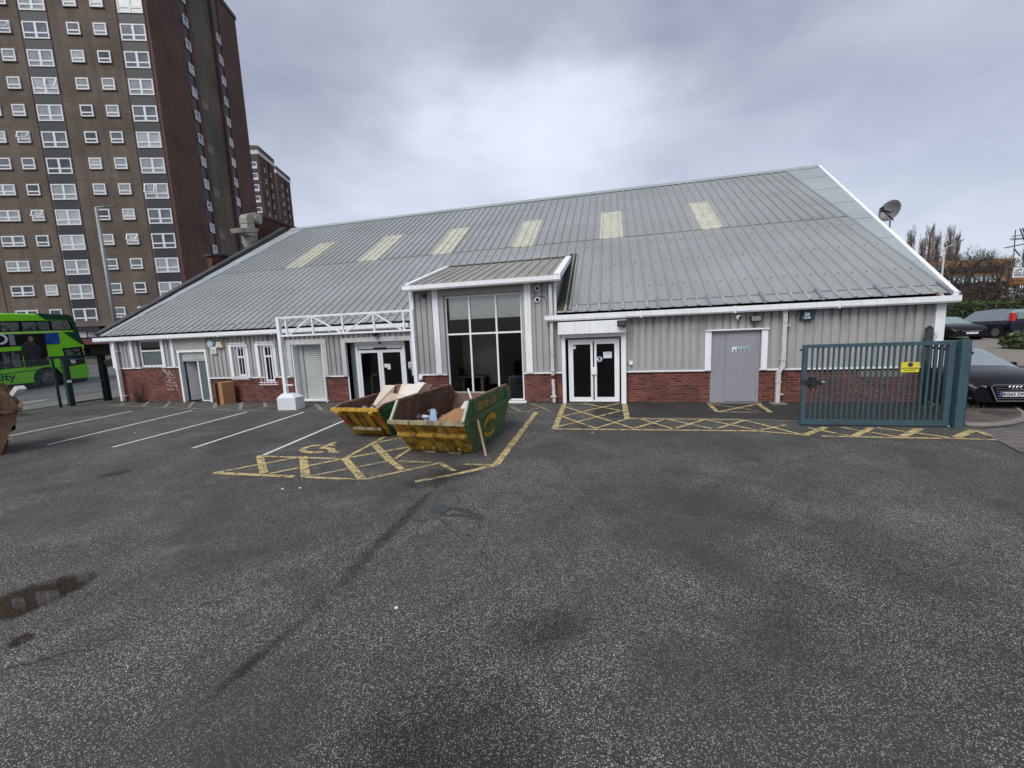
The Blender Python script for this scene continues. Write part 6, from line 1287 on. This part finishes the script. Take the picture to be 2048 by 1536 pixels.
for i,(px,pb,pt,k) in enumerate(((1878,600,505,104),(1910,602,508,106),(1950,602,500,108),(1980,602,508,110),(2030,602,500,108),(1860,600,515,84))):
    baretree(['brown thicket tree low behind the roof corner','brown spreading tree between lamp post and orange wall','tall spreading tree rising behind the orange roof','rounded tree behind the orange roof','wide dark tree behind the scaffold boards','small thicket tree under the poplars'][i],px,pb,pt,k,'round',60+i,1.2)
# orange building
ob=thing('orange_school','two storey orange clad building with dark window bands among the trees','building',(float(atk(1960,590,90)[0]),float(atk(1960,590,90)[1]),6))
def ok(px,py,k=92): q=atk(px,py,k); return q
def obx(name,x0,x1,yt,yb,m_,k=92,th=1.,slope=-.05):
    a=M(); A_=ok(x0,yt+0,k); Bq=ok(x1,yt+(x1-x0)*slope*1.,k); zb2=ok(x0,yb,k)[2]
    dv=Vector((-.242,.97,0))*th
    v=[Vector((A_[0],A_[1],zb2)),Vector((Bq[0],Bq[1],zb2)),Vector((Bq[0],Bq[1],A_[2])),Vector((A_[0],A_[1],A_[2]))]
    a.add([*v,*[p+dv for p in v]],[(0,1,2,3),(5,4,7,6),(0,4,5,1),(1,5,6,2),(2,6,7,3),(3,7,4,0)]); return a.build(name,m_,ob,True)
OR=mat('orange cladding','#8c6c4d',.7,var=.12,scale=.2); obx('wall',1880,2032,522,600,OR,92,12)
obx('window_band',1902,2010,535,545,mat('band dark','#23282b',.3,var=.3,scale=.4),91.7,.2); obx('window_band',1896,2000,554,566,mat('band glass','#55676b',.2,var=.5,scale=.5),91.7,.2)
for x in range(1900,2000,9): obx('mullion',x,x+1.2,554,566,SW,91.5,.15)
obx('ground_floor',1880,2032,568,600,mat('dark base','#1d1a18',.9),91.6,.3)
a=M(); p=[ok(1845,545,85),ok(1895,532,85),ok(1890,524,100),ok(1850,530,100)]; a.quad(*p); p2=[(*v[:2],v[2]-.4) for v in p]; a.quad(*p2[::-1]); a.quad(p[0],p2[0],p2[1],p[1]); a.build('low_roof',mat('grey low roof','#6b6a6c',.8),ob,True)
obx('annex_wall',1848,1896,541,600,mat('pale red annex brick','#7d5a48',.85),88,3)
# scaffold
SF=thing('scaffold','rusty steel scaffold with boards at the right edge','scaffold',(float(atk(2045,640,30)[0]),float(atk(2045,640,30)[1]),1.2))
SM=mat('scaffold tube','#4c4a4b',.6,.3)
def k3(px,py,k=30): return tuple(map(float,atk(px,py,k)))
for (a_,b_,k) in (((2031,460),(2020,620),30),((2052,455),(2040,620),31),((2062,460),(2058,640),29)): m_=M(); b3=k3(*b_,k); m_.tube([k3(*a_,k),b3,(b3[0],b3[1],terr(b3[0],b3[1]))],.03,6); m_.build('standard',SM,SF,True)
for (a_,b_) in (((2024,473),(2070,466)),((2020,478),(2070,474)),((2023,480),(2065,476)),((2008,556),(2070,550)),((2008,563),(2070,560)),((2015,600),(2070,598))): m_=M(); m_.tube([k3(*a_,30.2),k3(*b_,30.2)],.03,6); m_.build('ledger',SM,SF,True)
for (a_,b_) in (((2028,497),(2040,512)),((2040,457),(2056,500)),((2045,456),(2062,500)),((2032,600),(2016,618)),((2035,575),(2020,615))): m_=M(); m_.tube([k3(*a_,30.4),k3(*b_,30.4)],.04,6); m_.build('brace',SM,SF,True)
for (a_,b_) in (((2014,495),(2072,483)),((2022,571),(2072,568))): m_=M(); m_.bar(k3(*a_,30.5),k3(*b_,30.5),.35,.06); m_.build('walk_board',mat('scaffold board','#54493d',.9),SF,True)
bs=thing('site_board','white contractor board hung on the scaffold','sign',k3(2036,545,29.6))
c=Vector(k3(2036,545,29.6)); ux=Vector(tuple(rv)); uz=Vector((0,0,1)); m_=M(); v=[c+ux*a_+uz*b_ for a_,b_ in ((-.38,-.36),(.38,-.36),(.42,.36),(-.32,.36))]; dv=Vector((-.242,.97,0))*.03; m_.add([*v,*[p+dv for p in v]],[(0,1,2,3),(5,4,7,6),(0,4,5,1),(1,5,6,2),(2,6,7,3),(3,7,4,0)]); m_.build('plate',SW,bs,True)
m_=M(); 
for zz in (-.02,-.12,-.22): m_.bar(c+ux*-.28+uz*zz-dv*.3,c+ux*.28+uz*zz-dv*.3,.03,.03)
m_.bar(c+ux*-.2+uz*.12-dv*.3,c+ux*.24+uz*.26-dv*.3,.05,.05); m_.build('board_lines',BLACK,bs,True)
wd=M(); v=[k3(2025,556,31),k3(2048,556,31),k3(2062,571,31),k3(2025,571,31)]; m_=M(); m_.bar(k3(2024,563,31),k3(2070,562,31),.3,.45); tag(m_.build('timber_crate',mat('amber timber','#8a5d2a',.8)),'amber timber crate behind the scaffold boards','crate')
# street furniture beyond the left fence: shelter + railing
sh=thing('bus_shelter','dark red roofed bus shelter beside the bus','bus shelter',(-24.8,23,.4))
a=M(); a.box(-25.6,-24.0,21,25,2.75,2.9); a.build('shelter_roof',mat('dull red canopy','#5a2c2f'),sh,True)
for x,y in ((-25.5,21.1),(-25.5,24.9),(-24.1,21.1),(-24.1,24.9)): a=M(); a.box(x-.04,x+.04,y-.04,y+.04,.3,2.75); a.build('post',DARK,sh,True)
a=M(); a.box(-25.5,-25.47,21.2,24.8,.8,2.4); a.build('poster_panel',mat('poster red','#7c4a4a',.4,var=.4,scale=1,col2='#b9b3b0',s2=1.5,t2=(.5,.6)),sh,True)
rl=M(); 
for i in range(40): y=20+i*.15; rl.bar((-22.8,y,.25),(-22.8,y,1.35),.02)
rl.bar((-22.8,20,1.3),(-22.8,26,1.3),.03); tag(rl.build('railing',DKGREEN),'low hooped railing at the far corner of the street','railing')
sheet('verge_grass',[(-22.9,19),(-19,19),(-19,40),(-22.9,40)],mat('rough grass','#4b5233',.95,var=.4,scale=2),.03,'rough grass verge beyond the building corner',10)
# litter
for px,py,lab,c in ((793,1218,'white scrap of litter in the middle of the yard','#d8d8d8'),(1185,866,'small white scrap by the hatched box','#d0cfca'),(565,979,'white scrap left of the hatched strip','#cfcfcf'),(600,977,'second white scrap beside it, nearer the skips','#c5c5c5'),(270,866,'white scrap in the left bays','#cfcfcf')):
    q=G(px,py); a=M(); rs=random.Random(px); s=.022 if py<1100 else .016; a.prism([(s*math.cos(t)*rs.uniform(.6,1.3),s*math.sin(t)*rs.uniform(.5,1)) for t in np.linspace(0,5.5,7)],lambda u,v,t:(q[0]+u,q[1]+v,t),.006,.016); tag(a.build('litter',mat('litter '+c,c,.7)),lab,'litter')
# ------------------------------------------------------------- world
w=bpy.data.worlds.new('World'); sc.world=w; w.use_nodes=True; n=N(w); 
for x in list(n.n): n.n.remove(x)
out=n.new('ShaderNodeOutputWorld'); bg1=n.new('ShaderNodeBackground'); bg2=n.new('ShaderNodeBackground'); ad=n.new('ShaderNodeAddShader')
SUN_EL,SUN_AZ=R_(48),R_(200)
sk=n.new('ShaderNodeTexSky'); sk.sky_type='NISHITA'; sk.sun_disc=False; sk.sun_elevation=SUN_EL; sk.sun_rotation=SUN_AZ; bg1.inputs[1].default_value=.05*.35
n.lk(sk.outputs[0],bg1.inputs[0])
tc=n.new('ShaderNodeTexCoord'); mp=n.new('ShaderNodeMapping'); mp.inputs['Scale'].default_value=(1,1,2.2); n.lk(tc.outputs['Generated'],mp.inputs[0])
wn=n.new('ShaderNodeTexNoise'); wn.inputs['Scale'].default_value=2.6; wn.inputs['Detail'].default_value=5; wn.inputs['Roughness'].default_value=.5; n.lk(mp.outputs[0],wn.inputs['Vector'])
wd_=n.new('ShaderNodeVectorMath'); wd_.operation='SUBTRACT'; n.lk(wn.outputs['Color'],wd_.inputs[0]); wd_.inputs[1].default_value=(.5,.5,.5)
wp=n.new('ShaderNodeVectorMath'); wp.operation='MULTIPLY_ADD'; n.lk(wd_.outputs[0],wp.inputs[0]); wp.inputs[1].default_value=(.42,.42,.34); n.lk(tc.outputs['Generated'],wp.inputs[2])
c1=n.ramp(n.noise(mp.outputs[0],1.7,5,.5,.3),.3,.7); c2=n.ramp(n.noise(mp.outputs[0],4.5,7,.55,.4),.3,.7)
def dirspot(px,py,inner,outer):
    d=ray(px,py); d=d/np.linalg.norm(d); vd=n.new('ShaderNodeVectorMath'); vd.operation='DISTANCE'; n.lk(wp.outputs[0],vd.inputs[0]); vd.inputs[1].default_value=tuple(d)
    mr=n.new('ShaderNodeMapRange'); mr.interpolation_type='SMOOTHSTEP'; n.lk(vd.outputs['Value'],mr.inputs[0]); mr.inputs[1].default_value=outer; mr.inputs[2].default_value=inner; return mr.outputs[0]
v=n.math('MULTIPLY_ADD',c1,.15,.45); v=n.math('MULTIPLY_ADD',c2,.10,v)
for px,py,r,w_ in ((1130,200,.24,.24),(930,270,.22,.20),(1330,240,.22,.16),(1160,330,.30,.10),(780,400,.30,.16),(1750,470,.35,.12),(1500,90,.25,-.05),(1150,20,.30,-.14),(650,180,.26,-.12),(1780,260,.26,-.10),(1450,-60,.4,-.10)):
    v=n.math('MULTIPLY_ADD',dirspot(px,py,0,r),w_,v)
v=n.math('MAXIMUM',v,.12)
col=n.mix(n.ramp(v,.28,.85),srgb('#979bb1'),srgb('#ccd0da'))
sc_=n.new('ShaderNodeVectorMath'); sc_.operation='SCALE'; n.lk(col,sc_.inputs[0]); n.lk(n.math('MULTIPLY_ADD',v,.95,.45),sc_.inputs['Scale'])
n.lk(sc_.outputs[0],bg2.inputs[0]); bg2.inputs[1].default_value=.56
n.lk(bg1.outputs[0],ad.inputs[0]); n.lk(bg2.outputs[0],ad.inputs[1]); n.lk(ad.outputs[0],out.inputs[0])
sl=bpy.data.lights.new('sun','SUN'); sl.energy=1.5; sl.angle=R_(38); sl.color=(1,.97,.93); so=bpy.data.objects.new('sun',sl); COL.objects.link(so)
az=math.pi+R_(14)  # light comes from behind the camera, slightly left
sd=Vector((-math.sin(R_(20))*math.cos(SUN_EL),-math.cos(R_(20))*math.cos(SUN_EL),math.sin(SUN_EL)))
so.rotation_euler=sd.to_track_quat('Z','Y').to_euler()
sk.sun_rotation=math.atan2(sd.x,sd.y)
vs=sc.view_settings; vs.view_transform='Standard'; vs.look='None'; vs.exposure=.78; vs.gamma=1; vs.use_curve_mapping=False
sc.cycles.max_bounces=6; sc.cycles.transparent_max_bounces=12
